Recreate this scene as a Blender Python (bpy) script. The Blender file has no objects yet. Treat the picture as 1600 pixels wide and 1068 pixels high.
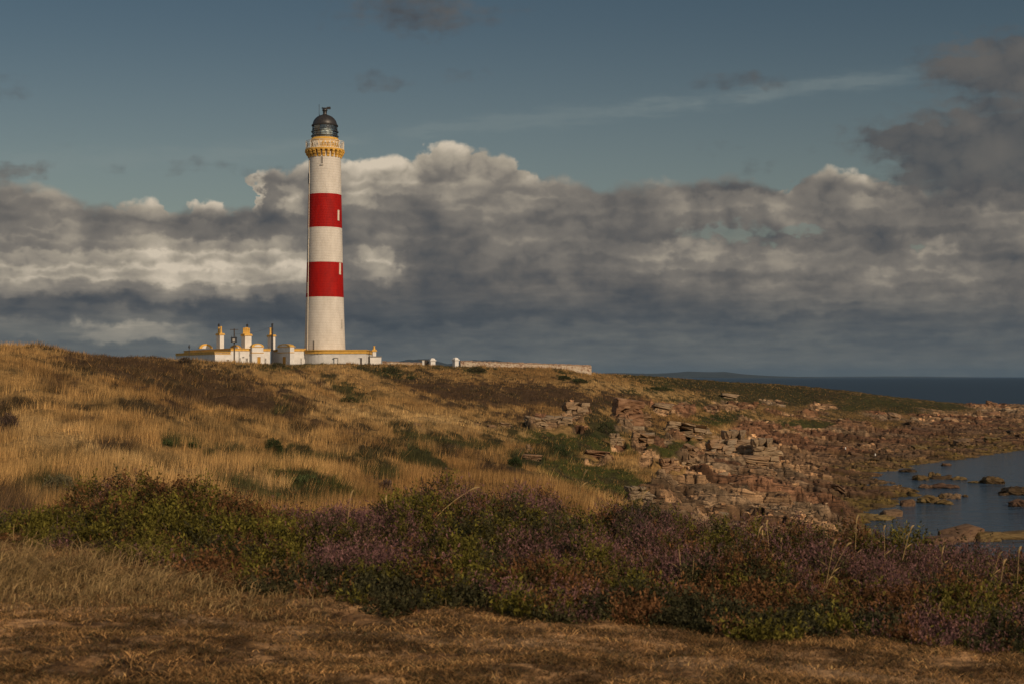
import bpy, bmesh, math, random
import numpy as np
from mathutils import Vector, Matrix

rng = np.random.default_rng(7)
random.seed(7)
PI = math.pi
R = math.radians
SC = bpy.context.scene
COL = SC.collection

# ------------------------------------------------------------------ survey
# The eye stands 12 m above the sea; a 50 mm lens on a 36 mm frame.
F = 1600 * 50 / 36.0
HC = 12.0
HY = 588.0


def X(px, Y):
    return (px - 800.0) / F * Y


def Z(py, Y):
    return HC - (py - HY) / F * Y


def P(px, py, Y):
    return Vector((X(px, Y), Y, Z(py, Y)))


def srgb(r, g, b):
    f = lambda c: (c / 255 / 12.92) if c / 255 <= .04045 else ((c / 255 + .055) / 1.055) ** 2.4
    return (f(r), f(g), f(b))


# ------------------------------------------------------------------ noise
def _hash(ix, iy, seed):
    h = (ix.astype(np.int64) * 374761393 + iy.astype(np.int64) * 668265263 + seed * 974634777) & 0xFFFFFFFF
    h = ((h ^ (h >> 13)) * 1274126177) & 0xFFFFFFFF
    h = ((h ^ (h >> 16)) * 2246822519) & 0xFFFFFFFF
    return ((h ^ (h >> 15)) & 0xFFFFFF) / float(0xFFFFFF)


def vnoise(x, y, seed=0):
    ix = np.floor(x); iy = np.floor(y)
    fx = x - ix; fy = y - iy
    fx = fx * fx * fx * (fx * (fx * 6 - 15) + 10)
    fy = fy * fy * fy * (fy * (fy * 6 - 15) + 10)
    a = _hash(ix, iy, seed); b = _hash(ix + 1, iy, seed)
    c = _hash(ix, iy + 1, seed); d = _hash(ix + 1, iy + 1, seed)
    return (a + (b - a) * fx) * (1 - fy) + (c + (d - c) * fx) * fy


def fbm(x, y, octs=4, seed=0, gain=.5):
    s = 0; a = 1; t = 0
    x = np.asarray(x, float); y = np.asarray(y, float)
    for o in range(octs):
        s = s + a * vnoise(x, y, seed + o * 17); t += a
        a *= gain; x, y = x * 1.93 + y * .43 + 11.3, y * 1.93 - x * .43 + 5.7
    return s / t


def voronoi(x, y, seed=0):
    """distance to the nearest and second seed, the nearest cell's two random numbers and offset"""
    ix = np.floor(x); iy = np.floor(y)
    d1 = np.full(x.shape, 9.); d2 = np.full(x.shape, 9.)
    r1 = np.zeros(x.shape); r2 = np.zeros(x.shape); ox = np.zeros(x.shape); oy = np.zeros(x.shape)
    for i in (-1, 0, 1):
        for j in (-1, 0, 1):
            cx = ix + i; cy = iy + j
            qx = cx + .1 + .8 * _hash(cx, cy, seed) - x
            qy = cy + .1 + .8 * _hash(cx, cy, seed + 5) - y
            d = np.sqrt(qx * qx + qy * qy)
            n = d < d1
            d2 = np.where(n, d1, np.minimum(d2, d))
            r1 = np.where(n, _hash(cx, cy, seed + 9), r1); r2 = np.where(n, _hash(cx, cy, seed + 13), r2)
            ox = np.where(n, qx, ox); oy = np.where(n, qy, oy)
            d1 = np.where(n, d, d1)
    return d1, d2, r1, r2, ox, oy


def sstep(a, b, x):
    t = np.clip((np.asarray(x, float) - a) / (b - a), 0, 1)
    return t * t * (3 - 2 * t)


# ------------------------------------------------------------------ object helpers
def tag(o, label=None, cat=None, group=None, kind=None):
    if label: o['label'] = label
    if cat: o['category'] = cat
    if group: o['group'] = group
    if kind: o['kind'] = kind
    return o


def thing(name, label, cat, loc=(0, 0, 0), rz=0, group=None):
    o = bpy.data.objects.new(name, None)
    COL.objects.link(o)
    o.location = loc; o.rotation_euler = (0, 0, rz)
    return tag(o, label, cat, group)


def mesh_np(name, co, tris=None, quads=None, cols=None, mats=(), parent=None, smooth=False):
    me = bpy.data.meshes.new(name)
    nt = 0 if tris is None else len(tris); nq = 0 if quads is None else len(quads)
    me.vertices.add(len(co)); me.vertices.foreach_set('co', np.ascontiguousarray(co, np.float32).ravel())
    loops = []
    if nt: loops.append(np.asarray(tris, np.int32).ravel())
    if nq: loops.append(np.asarray(quads, np.int32).ravel())
    lv = np.concatenate(loops)
    me.loops.add(len(lv)); me.loops.foreach_set('vertex_index', lv)
    me.polygons.add(nt + nq)
    st = np.concatenate([np.arange(nt) * 3, nt * 3 + np.arange(nq) * 4]).astype(np.int32)
    me.polygons.foreach_set('loop_start', st)
    if smooth: me.polygons.foreach_set('use_smooth', np.ones(nt + nq, bool))
    me.update(calc_edges=True)
    if cols is not None:
        a = me.color_attributes.new('Col', 'FLOAT_COLOR', 'POINT')
        c = np.ones((len(co), 4), np.float32); c[:, :cols.shape[1]] = cols
        a.data.foreach_set('color', c.ravel())
    for m in mats: me.materials.append(m)
    o = bpy.data.objects.new(name, me)
    COL.objects.link(o)
    if parent: o.parent = parent
    return o


class MB:
    """collects boxes, tubes, lathes into one bmesh"""
    def __init__(s): s.bm = bmesh.new(); s.mi = 0

    def _f(s, vs, smooth=False):
        try:
            f = s.bm.faces.new(vs); f.material_index = s.mi; f.smooth = smooth
            return f
        except ValueError:
            return None

    def hexa(s, p):
        v = [s.bm.verts.new(q) for q in p]
        for a in ((3, 2, 1, 0), (4, 5, 6, 7), (0, 1, 5, 4), (1, 2, 6, 5), (2, 3, 7, 6), (3, 0, 4, 7)):
            s._f([v[i] for i in a])

    def box(s, a0, a1, b0, b1, c0, c1):
        s.hexa([(a0, b0, c0), (a1, b0, c0), (a1, b1, c0), (a0, b1, c0), (a0, b0, c1), (a1, b0, c1), (a1, b1, c1), (a0, b1, c1)])

    def prism(s, pts, c0, c1):
        lo = [s.bm.verts.new((x, y, c0)) for x, y in pts]; hi = [s.bm.verts.new((x, y, c1)) for x, y in pts]
        n = len(pts)
        s._f(lo[::-1]); s._f(hi)
        for i in range(n): s._f([lo[i], lo[(i + 1) % n], hi[(i + 1) % n], hi[i]])

    def extr(s, pts, axis_pts):
        """polygon given as 3-d points swept by a vector"""
        d = Vector(axis_pts)
        lo = [s.bm.verts.new(p) for p in pts]; hi = [s.bm.verts.new(Vector(p) + d) for p in pts]
        n = len(pts)
        s._f(lo[::-1]); s._f(hi)
        for i in range(n): s._f([lo[i], lo[(i + 1) % n], hi[(i + 1) % n], hi[i]])

    def tube(s, pts, r, n=6, cap=True):
        pts = [Vector(p) for p in pts]
        rs = r if isinstance(r, (list, tuple)) else [r] * len(pts)
        rings = []
        for i, p in enumerate(pts):
            t = (pts[min(i + 1, len(pts) - 1)] - pts[max(i - 1, 0)]).normalized()
            u = t.cross(Vector((0, 0, 1)))
            if u.length < 1e-3: u = Vector((1, 0, 0))
            u.normalize(); w = t.cross(u)
            rings.append([s.bm.verts.new(p + (u * math.cos(2 * PI * k / n) + w * math.sin(2 * PI * k / n)) * rs[i]) for k in range(n)])
        for a, b in zip(rings, rings[1:]):
            for k in range(n): s._f([a[k], a[(k + 1) % n], b[(k + 1) % n], b[k]], True)
        if cap: s._f(rings[0][::-1]); s._f(rings[-1])

    def lathe(s, prof, n=48, mats=None, caps=True):
        rings = []
        for r, z in prof:
            rings.append([s.bm.verts.new((r * math.cos(2 * PI * k / n), r * math.sin(2 * PI * k / n), z)) for k in range(n)])
        for i, (a, b) in enumerate(zip(rings, rings[1:])):
            if mats: s.mi = mats[i]
            for k in range(n): s._f([a[k], a[(k + 1) % n], b[(k + 1) % n], b[k]], True)
        if caps: s._f(rings[0][::-1]); s._f(rings[-1])

    def ring(s, r0, r1, z0, z1, n=48):
        s.lathe([(r0, z0), (r1, z0), (r1, z1), (r0, z1), (r0, z0)], n, caps=False)

    def build(s, name, mats, parent=None, sharp=True, bevel=0):
        bmesh.ops.remove_doubles(s.bm, verts=s.bm.verts, dist=1e-5)
        bmesh.ops.recalc_face_normals(s.bm, faces=s.bm.faces)
        if bevel:
            bmesh.ops.bevel(s.bm, geom=[e for e in s.bm.edges if len(e.link_faces) == 2 and e.calc_face_angle(0) > .6],
                            offset=bevel, segments=1, affect='EDGES')
        me = bpy.data.meshes.new(name)
        if sharp:
            for e in s.bm.edges:
                if len(e.link_faces) == 2 and e.calc_face_angle(0) > R(35): e.smooth = False
        s.bm.to_mesh(me); s.bm.free()
        for m in (mats if isinstance(mats, (list, tuple)) else [mats]): me.materials.append(m)
        o = bpy.data.objects.new(name, me); COL.objects.link(o)
        if parent: o.parent = parent
        return o


# ------------------------------------------------------------------ node expression helper
class NT:
    def __init__(s, tree): s.t = tree; s.n = tree.nodes; s.l = tree.links

    def put(s, sock, v):
        if isinstance(v, bpy.types.NodeSocket): s.l.new(v, sock)
        elif isinstance(v, (int, float)):
            sock.default_value = v if not hasattr(sock.default_value, '__len__') else [v] * len(sock.default_value)
        else:
            v = tuple(v)
            sock.default_value = v if len(v) == len(sock.default_value) else v + (1,)

    def m(s, op, a, b=None, c=None, clamp=False):
        n = s.n.new('ShaderNodeMath'); n.operation = op; n.use_clamp = clamp
        for i, v in enumerate((a, b, c)):
            if v is not None: s.put(n.inputs[i], v)
        return n.outputs[0]

    def add(s, a, b): return s.m('ADD', a, b)
    def sub(s, a, b): return s.m('SUBTRACT', a, b)
    def mul(s, a, b): return s.m('MULTIPLY', a, b)
    def mad(s, a, b, c): return s.m('MULTIPLY_ADD', a, b, c)

    def vm(s, op, a, b=None, scale=None):
        n = s.n.new('ShaderNodeVectorMath'); n.operation = op
        s.put(n.inputs[0], a)
        if b is not None: s.put(n.inputs[1], b)
        if scale is not None: s.put(n.inputs['Scale'], scale)
        return n.outputs[0]

    def smooth(s, x, a, b, lo=0., hi=1.):
        n = s.n.new('ShaderNodeMapRange'); n.interpolation_type = 'SMOOTHSTEP'
        for k, v in zip(range(5), (x, a, b, lo, hi)): s.put(n.inputs[k], v)
        return n.outputs[0]

    def noise(s, vec, scale, detail=5, rough=.5, lac=2., dist=0., out=0):
        n = s.n.new('ShaderNodeTexNoise'); n.noise_dimensions = '3D'
        s.put(n.inputs['Vector'], vec)
        for k, v in (('Scale', scale), ('Detail', detail), ('Roughness', rough), ('Lacunarity', lac), ('Distortion', dist)):
            s.put(n.inputs[k], v)
        return n.outputs[out]

    def mix(s, f, a, b):
        n = s.n.new('ShaderNodeMix'); n.data_type = 'RGBA'
        s.put(n.inputs[0], f); s.put(n.inputs[6], a); s.put(n.inputs[7], b)
        return n.outputs[2]

    def mulc(s, a, b, f=1.):
        n = s.n.new('ShaderNodeMix'); n.data_type = 'RGBA'; n.blend_type = 'MULTIPLY'
        s.put(n.inputs[0], f); s.put(n.inputs[6], a); s.put(n.inputs[7], b)
        return n.outputs[2]

    def ramp(s, x, stops, interp='LINEAR'):
        n = s.n.new('ShaderNodeValToRGB'); cr = n.color_ramp; cr.interpolation = interp
        while len(cr.elements) < len(stops): cr.elements.new(.5)
        for e, (p, c) in zip(cr.elements, stops): e.position = p; e.color = tuple(c) + (1,)
        s.put(n.inputs[0], x)
        return n.outputs[0]

    def curve(s, x, pts):
        """a scalar function given by points; x and y in any range"""
        xs = [p[0] for p in pts]; ys = [p[1] for p in pts]
        x0, x1, y0, y1 = min(xs), max(xs), min(ys), max(ys)
        n = s.n.new('ShaderNodeFloatCurve'); cv = n.mapping.curves[0]
        while len(cv.points) < len(pts): cv.points.new(.5, .5)
        for q, (a, b) in zip(cv.points, pts): q.location = ((a - x0) / (x1 - x0), (b - y0) / max(y1 - y0, 1e-6))
        n.mapping.update()
        mr = s.n.new('ShaderNodeMapRange'); s.put(mr.inputs[0], x); s.put(mr.inputs[1], x0); s.put(mr.inputs[2], x1)
        s.l.new(mr.outputs[0], n.inputs['Value'])
        return s.mad(n.outputs[0], y1 - y0, y0)


def material(name):
    m = bpy.data.materials.new(name); m.use_nodes = True
    nt = NT(m.node_tree)
    b = m.node_tree.nodes['Principled BSDF']
    return m, nt, b


def paint(name, col, rough=.6, nscale=3., var=.12, bump=.15, bscale=20., spec=.3, metal=0.):
    m, nt, b = material(name)
    tc = nt.n.new('ShaderNodeTexCoord').outputs['Object']
    n = nt.noise(tc, nscale, 6, .6)
    lo = [c * (1 - var) for c in col]; hi = [min(1, c * (1 + var)) for c in col]
    nt.put(b.inputs['Base Color'], nt.mix(nt.smooth(n, .3, .7), lo, hi))
    b.inputs['Roughness'].default_value = rough; b.inputs['Specular IOR Level'].default_value = spec
    b.inputs['Metallic'].default_value = metal
    if bump:
        bp = nt.n.new('ShaderNodeBump'); nt.put(bp.inputs['Height'], nt.noise(tc, bscale, 4, .6))
        bp.inputs['Strength'].default_value = bump; bp.inputs['Distance'].default_value = .02
        nt.l.new(bp.outputs[0], b.inputs['Normal'])
    return m


def attr_mat(name, rough=.85, var=.35, nscale=6., bump=0., bscale=8., bdist=.05, spec=.15, trans=0.):
    """base colour from the mesh's own colour attribute, broken up by noise"""
    m, nt, b = material(name)
    a = nt.n.new('ShaderNodeAttribute'); a.attribute_name = 'Col'
    tc = nt.n.new('ShaderNodeTexCoord').outputs['Object']
    n = nt.noise(tc, nscale, 6, .65)
    k = nt.smooth(n, .25, .75, 1 - var, 1 + var)
    nt.put(b.inputs['Base Color'], nt.vm('SCALE', a.outputs['Color'], scale=k))
    b.inputs['Roughness'].default_value = rough; b.inputs['Specular IOR Level'].default_value = spec
    if trans:
        tr = nt.n.new('ShaderNodeBsdfTranslucent'); nt.put(tr.inputs['Color'], nt.vm('SCALE', a.outputs['Color'], scale=k))
        mx = nt.n.new('ShaderNodeMixShader'); mx.inputs[0].default_value = trans
        nt.l.new(b.outputs[0], mx.inputs[1]); nt.l.new(tr.outputs[0], mx.inputs[2])
        nt.l.new(mx.outputs[0], nt.n['Material Output'].inputs[0])
    if bump:
        bp = nt.n.new('ShaderNodeBump'); nt.put(bp.inputs['Height'], nt.noise(tc, bscale, 8, .65))
        bp.inputs['Strength'].default_value = bump; bp.inputs['Distance'].default_value = bdist
        nt.l.new(bp.outputs[0], b.inputs['Normal'])
    return m


# ------------------------------------------------------------------ camera, light
cam = bpy.data.cameras.new('camera'); cam_o = bpy.data.objects.new('camera', cam); COL.objects.link(cam_o)
cam_o.location = (0, 0, HC); cam_o.rotation_euler = (R(90), 0, 0)
cam.lens = 50; cam.sensor_width = 36; cam.shift_y = (HY - 534) / 1600
cam.clip_start = .3; cam.clip_end = 200000
cam.dof.use_dof = True; cam.dof.focus_distance = 180; cam.dof.aperture_fstop = 5.6
SC.camera = cam_o
SC.view_settings.view_transform = 'Standard'; SC.view_settings.look = 'None'
SC.view_settings.exposure = 0; SC.view_settings.gamma = 1

SUN_EL, SUN_AZ = R(27), R(142)      # azimuth from +Y towards +X: low sun over the right shoulder
sun = bpy.data.lights.new('sun', 'SUN'); sun.energy = 3.1; sun.angle = R(.53); sun.color = (1, .78, .55)
sun_o = bpy.data.objects.new('sun', sun); COL.objects.link(sun_o)
to_sun = Vector((math.sin(SUN_AZ) * math.cos(SUN_EL), math.cos(SUN_AZ) * math.cos(SUN_EL), math.sin(SUN_EL)))
sun_o.rotation_euler = to_sun.to_track_quat('Z', 'Y').to_euler()
sun_o.location = (30, -30, 60)

SC.cycles.use_denoising = True
SC.cycles.max_bounces = 6; SC.cycles.diffuse_bounces = 2; SC.cycles.glossy_bounces = 2
SC.cycles.transparent_max_bounces = 12; SC.cycles.volume_bounces = 0

# ------------------------------------------------------------------ sky
#<<SKY
world = bpy.data.worlds.new('World'); SC.world = world; world.use_nodes = True
w = NT(world.node_tree)
bg = w.n['Background']; bg.inputs['Strength'].default_value = .1
skyn = w.n.new('ShaderNodeTexSky'); skyn.sky_type = 'NISHITA'; skyn.sun_disc = False
skyn.sun_elevation = SUN_EL; skyn.sun_rotation = SUN_AZ
skyn.air_density = 1.0; skyn.dust_density = .6; skyn.ozone_density = 1.2
D = w.n.new('ShaderNodeTexCoord').outputs['Generated']
sp = w.n.new('ShaderNodeSeparateXYZ'); w.l.new(D, sp.inputs[0])
dx, dy, dz = sp.outputs
inv = w.m('DIVIDE', F, w.m('MAXIMUM', dy, .08))
front = w.smooth(dy, .3, .6)
U = w.mad(dx, inv, 800.); V = w.sub(HY, w.mul(dz, inv))   # bearing along the northern horizon, height above it
SV = w.vm('MULTIPLY', D, (1, 1, 1.25))                # clouds are wider than high
s3 = w.n.new('ShaderNodeSeparateColor'); w.l.new(w.noise(SV, 16, 2, .5, out=1), s3.inputs[0])
s4 = w.n.new('ShaderNodeSeparateColor'); w.l.new(w.noise(SV, 60, 4, .55, out=1), s4.inputs[0])
WU = w.mad(w.sub(s4.outputs[0], .5), 90, w.mad(w.sub(s3.outputs[0], .5), 90, U))
WV = w.mad(w.sub(s4.outputs[1], .5), 46, w.mad(w.sub(s3.outputs[1], .5), 36, V))
big = w.noise(SV, 24, 8, .46)
bigl = w.noise(w.vm('ADD', SV, (.008, -.003, .014)), 24, 6, .46)
fine = w.noise(SV, 95, 6, .5)
rn = w.n.new('ShaderNodeTexNoise'); rn.noise_type = 'RIDGED_MULTIFRACTAL'; w.l.new(SV, rn.inputs['Vector'])
for k_, v_ in (('Scale', 36.), ('Detail', 4.), ('Roughness', .55), ('Lacunarity', 2.2), ('Offset', 1.), ('Gain', 1.2)): rn.inputs[k_].default_value = v_
puff = w.mad(rn.outputs[0], -.5, 1.)                   # rounded heads with creases between
strat = w.noise(w.vm('MULTIPLY', D, (1, 1, 6)), 38, 7, .55)
emb = w.sub(big, bigl)


def gsum(lst, u, v):
    t = np.zeros(np.broadcast(u, v).shape)
    for q in lst:
        sl = q[5] if len(q) > 5 else 0.
        a_ = (u - q[0]) / q[2]; b_ = (v - q[1] - sl * (u - q[0])) / q[3]
        t = t + q[4] * np.exp(-a_ * a_ - b_ * b_)
    return t


def field(lst, u0, u1, v0, v1, rows, pts, us=None, vs=None):
    """a smooth map of bearing and height: curves along the bearing, blended between rows of height"""
    rv = np.linspace(v0, v1, rows); ru = np.linspace(u0, u1, pts)
    G = gsum(lst, ru[None, :], rv[:, None])
    lo, hi = G.min() - 1e-3, G.max() + 1e-3

    def cr(sock, a0, a1, xs, tab):
        n = w.n.new('ShaderNodeRGBCurve')
        mr = w.n.new('ShaderNodeMapRange'); w.put(mr.inputs[0], sock); w.put(mr.inputs[1], a0); w.put(mr.inputs[2], a1)
        for c in range(3):
            cv = n.mapping.curves[c]
            while len(cv.points) < len(xs): cv.points.new(.5, .5)
            for p, x_, y_ in zip(cv.points, xs, tab[c]): p.location = (float(x_), float(y_)); p.handle_type = 'AUTO_CLAMPED'
        n.mapping.update()
        w.l.new(mr.outputs[0], n.inputs['Color'])
        return n.outputs[0]
    acc = None
    for k in range(0, rows, 3):
        tab = [(G[min(k + c, rows - 1)] - lo) / (hi - lo) for c in range(3)]
        cu = cr(us, u0, u1, (ru - u0) / (u1 - u0), tab)
        wt = []
        for c in range(3):
            y_ = np.zeros(rows)
            if k + c < rows: y_[k + c] = 1
            wt.append(y_)
        cv = cr(vs, v0, v1, (rv - v0) / (v1 - v0), wt)
        n = w.n.new('ShaderNodeVectorMath'); n.operation = 'DOT_PRODUCT'
        w.l.new(cu, n.inputs[0]); w.l.new(cv, n.inputs[1])
        acc = n.outputs['Value'] if acc is None else w.add(acc, n.outputs['Value'])
    return w.mad(acc, float(hi - lo), float(lo))


def blob(cx, cy, sx, sy, slope=0., u=None, v=None):
    a = w.mul(w.sub(u or WU, cx), 1. / sx)
    b = w.mul(w.sub(v or WV, cy), 1. / sy)
    if slope: b = w.mad(a, -slope * sx / sy, b)
    return w.m('EXPONENT', w.mul(w.mad(a, a, w.mul(b, b)), -1.))


def total(lst, base=0., **k):
    s_ = base
    for q in lst:
        s_ = w.mad(blob(*q[:4], *(q[5:6]), **k), q[4], s_)
    return s_


K = 10.                                               # colours are in radiance; the Background strength is 0.1


def rad(r, g, b): return tuple(c * K for c in srgb(r, g, b))


# clear sky: the Nishita colour, cooled, paler towards the horizon
clear = w.mulc(skyn.outputs[0], w.mix(w.smooth(V, -60., 300.), (.285, .30, .275), (.43, .385, .315)))
VN = w.mad(w.sub(strat, .5), 40, V)
veil = total([(160, 250, 300, 16, .5, -.04), (640, 206, 300, 9, .5, -.12), (1180, 148, 320, 11, .85, -.13)], 0., u=U, v=VN)
sky1 = w.mix(w.mul(w.mul(veil, w.smooth(big, .2, .6)), .55), clear, rad(132, 142, 140))

# bright tops of the far cumulus
top = w.curve(WU, [(-200, 330), (100, 330), (165, 318), (200, 309), (240, 311), (275, 330), (300, 318), (322, 311), (350, 320), (375, 335), (400, 300), (425, 268), (470, 262),
                   (530, 252), (590, 246), (640, 243), (665, 232), (700, 222), (760, 232), (800, 240), (825, 262), (850, 280), (900, 300), (1000, 320), (1220, 300), (1270, 270), (1340, 270), (1420, 280), (1480, 300), (1800, 320)])
dtop = w.add(w.sub(V, top), w.add(w.add(w.mul(w.sub(puff, .5), 16.), w.mul(w.sub(fine, .5), 22.)), w.mul(w.sub(big, .5), 40.)))
b2 = w.add(w.mad(emb, 1.0, .80), w.add(w.mul(w.sub(puff, .5), .30), w.add(w.smooth(dtop, 0., 70., .10, -.18), w.smooth(U, 950., 1150., 0., -.17))))
CR = [(0., rad(62, 66, 73)), (.2, rad(78, 80, 83)), (.4, rad(100, 97, 94)), (.6, rad(124, 118, 110)), (.8, rad(164, 154, 138)), (1., rad(210, 196, 175))]
hole = total([(1125, 364, 80, 17, 1.25), (1262, 357, 52, 10, 1.05), (1200, 384, 40, 8, .6), (1425, 385, 28, 9, 1.0)])
holes = w.sub(1., w.smooth(w.mad(w.sub(fine, .5), 1.4, hole), .35, .95, 0., .8))
sky2 = w.mix(w.mul(w.smooth(dtop, 0., 11.), holes), sky1, w.ramp(b2, CR))

# the grey deck before them
edge = w.curve(WU, [(-300, 280), (0, 283), (60, 292), (110, 304), (160, 312), (230, 322), (300, 325), (385, 328), (412, 296), (428, 272), (455, 262), (480, 262), (505, 272), (540, 286), (600, 274), (700, 278), (760, 272), (830, 276),
                    (900, 278), (945, 292), (1000, 293), (1060, 286), (1150, 274), (1200, 284), (1290, 290), (1400, 286), (1450, 280), (1600, 272), (1900, 270)])
dedge = w.add(w.sub(V, edge), w.add(w.mul(w.sub(puff, .5), 14.), w.mul(w.sub(big, .5), 74.)))
a3 = w.mul(w.smooth(dedge, -3., 20.), holes)
DECK = [
    (230, 416, 200, 46, .33), (25, 425, 80, 44, .24), (430, 425, 110, 40, .27), (330, 372, 60, 14, .22), (165, 440, 120, 26, .1), (300, 400, 70, 24, .12),
    (110, 352, 150, 18, .08), (330, 350, 190, 22, -.16), (150, 388, 130, 16, -.12), (430, 345, 80, 26, -.12), (60, 300, 100, 20, .06),
    (180, 483, 260, 18, -.28), (430, 486, 120, 18, -.2), (170, 510, 64, 18, .42), (250, 505, 60, 16, .3), (20, 517, 60, 14, .15), (330, 530, 120, 14, .1),
    (445, 278, 30, 20, -.14), (462, 306, 24, 26, .36), (560, 318, 30, 16, .18), (640, 272, 100, 22, .26), (590, 300, 50, 16, .14), (740, 270, 100, 18, .12), (600, 412, 38, 28, .42), (545, 425, 60, 40, -.06),
    (700, 330, 160, 34, .02), (740, 425, 170, 55, -.13), (660, 488, 190, 16, -.22), (560, 380, 90, 24, -.06),
    (880, 300, 60, 26, .1), (850, 378, 90, 28, .13), (830, 462, 90, 16, .12), (960, 318, 60, 22, -.14), (1060, 352, 130, 16, -.12),
    (1230, 322, 330, 16, .13), (1185, 296, 95, 16, -.24), (1440, 300, 120, 18, -.12), (1350, 360, 200, 16, -.1), (1070, 392, 70, 14, .36), (1180, 392, 60, 14, .12), (1460, 392, 30, 14, .32), (1300, 400, 160, 16, .1),
    (1450, 435, 110, 16, .14), (1230, 460, 110, 16, .2), (1080, 440, 160, 16, -.06), (1560, 435, 60, 16, .12), (1000, 485, 280, 16, -.1), (1300, 500, 300, 16, -.06)]
level = w.curve(V, [(150, .46), (300, .48), (420, .46), (470, .38), (510, .37), (545, .42), (588, .52), (640, .52)])
B3 = w.add(level, field(DECK, -150, 1750, 250, 562, 15, 54, WU, WV))
amp = w.smooth(V, 430., 520., 1., .4)
b3 = w.add(B3, w.mul(w.add(w.mul(emb, .55), w.add(w.mul(w.sub(big, .5), .22), w.mul(w.sub(puff, .5), .17))), amp))
b3 = w.add(b3, w.add(w.mul(w.sub(strat, .5), w.smooth(V, 380., 520., .06, .36)), w.smooth(dedge, 0., 26., .10, 0.)))
cool = w.smooth(V, 440., 540., 0., .75)
c3 = w.mix(cool, w.ramp(b3, CR), w.ramp(b3, [(0., rad(60, 69, 77)), (.3, rad(80, 87, 92)), (.55, rad(104, 108, 106)), (.8, rad(150, 145, 133)), (1., rad(190, 180, 160))]))
sky3 = w.mix(a3, sky2, c3)

# dark scud nearer than the rest
SCUD = [(1590, 105, 125, 50, 1.35), (1490, 100, 60, 24, .6), (1600, 205, 190, 46, 1.4), (1440, 218, 80, 18, .8), (1600, 282, 200, 44, 1.25), (1470, 262, 80, 26, .75), (1390, 222, 60, 14, .5), (1195, 132, 52, 14, .8), (1110, 118, 60, 15, .5),
        (660, 20, 140, 38, .85), (580, 125, 60, 20, .62), (725, 122, 32, 17, .5), (10, 138, 46, 17, .75), (10, 264, 62, 18, .95), (1188, 265, 38, 12, .6), (1112, 245, 30, 12, .45),
        (285, 262, 42, 12, .5), (160, 262, 36, 12, .4), (365, 266, 36, 12, .45), (440, 262, 44, 12, .35), (80, 215, 40, 12, .2), (1300, 228, 36, 12, .3)]
scud = w.add(field(SCUD, -150, 1750, -60, 330, 18, 54, WU, WV), w.add(w.mul(w.sub(fine, .5), .85), w.mul(w.sub(strat, .5), .55)))
b4 = w.add(w.mad(emb, .35, .33), w.add(w.mul(w.sub(puff, .5), .18), w.add(w.smooth(U, 1200., 1300., -.06, -.03), total([(10, 262, 90, 30, .2)], 0.))))
sky4 = w.mix(w.smooth(scud, .2, 1.15, 0., .93), sky3, w.ramp(b4, CR))
sky4 = w.mix(w.smooth(dz, -.02, .0), rad(60, 70, 78), sky4)

# the rest of the sky, overhead and behind: broken cloud
other = w.smooth(w.noise(SV, 5, 5, .6), .46, .64, 0., .8)
rest = w.mix(other, w.mulc(skyn.outputs[0], (.9, .8, .66)), w.mix(w.smooth(dz, 0., .7), rad(150, 146, 140), rad(176, 172, 166)))
rest = w.mix(w.smooth(dz, -.02, .0), rad(60, 70, 78), rest)
w.l.new(rest, bg.inputs['Color'])
bg2 = w.n.new('ShaderNodeBackground'); bg2.inputs['Strength'].default_value = .1
w.l.new(sky4, bg2.inputs['Color'])
mxs = w.n.new('ShaderNodeMixShader'); w.l.new(front, mxs.inputs[0])
w.l.new(bg.outputs[0], mxs.inputs[1]); w.l.new(bg2.outputs[0], mxs.inputs[2])
w.l.new(mxs.outputs[0], w.n['World Output'].inputs[0])
#>>SKY

# ------------------------------------------------------------------ the land
#<<LAND
# profiles by bearing: (distance, height above the sea); heights read off as sight lines with zy()
def zy(py, Y): return Z(py, Y)


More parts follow.
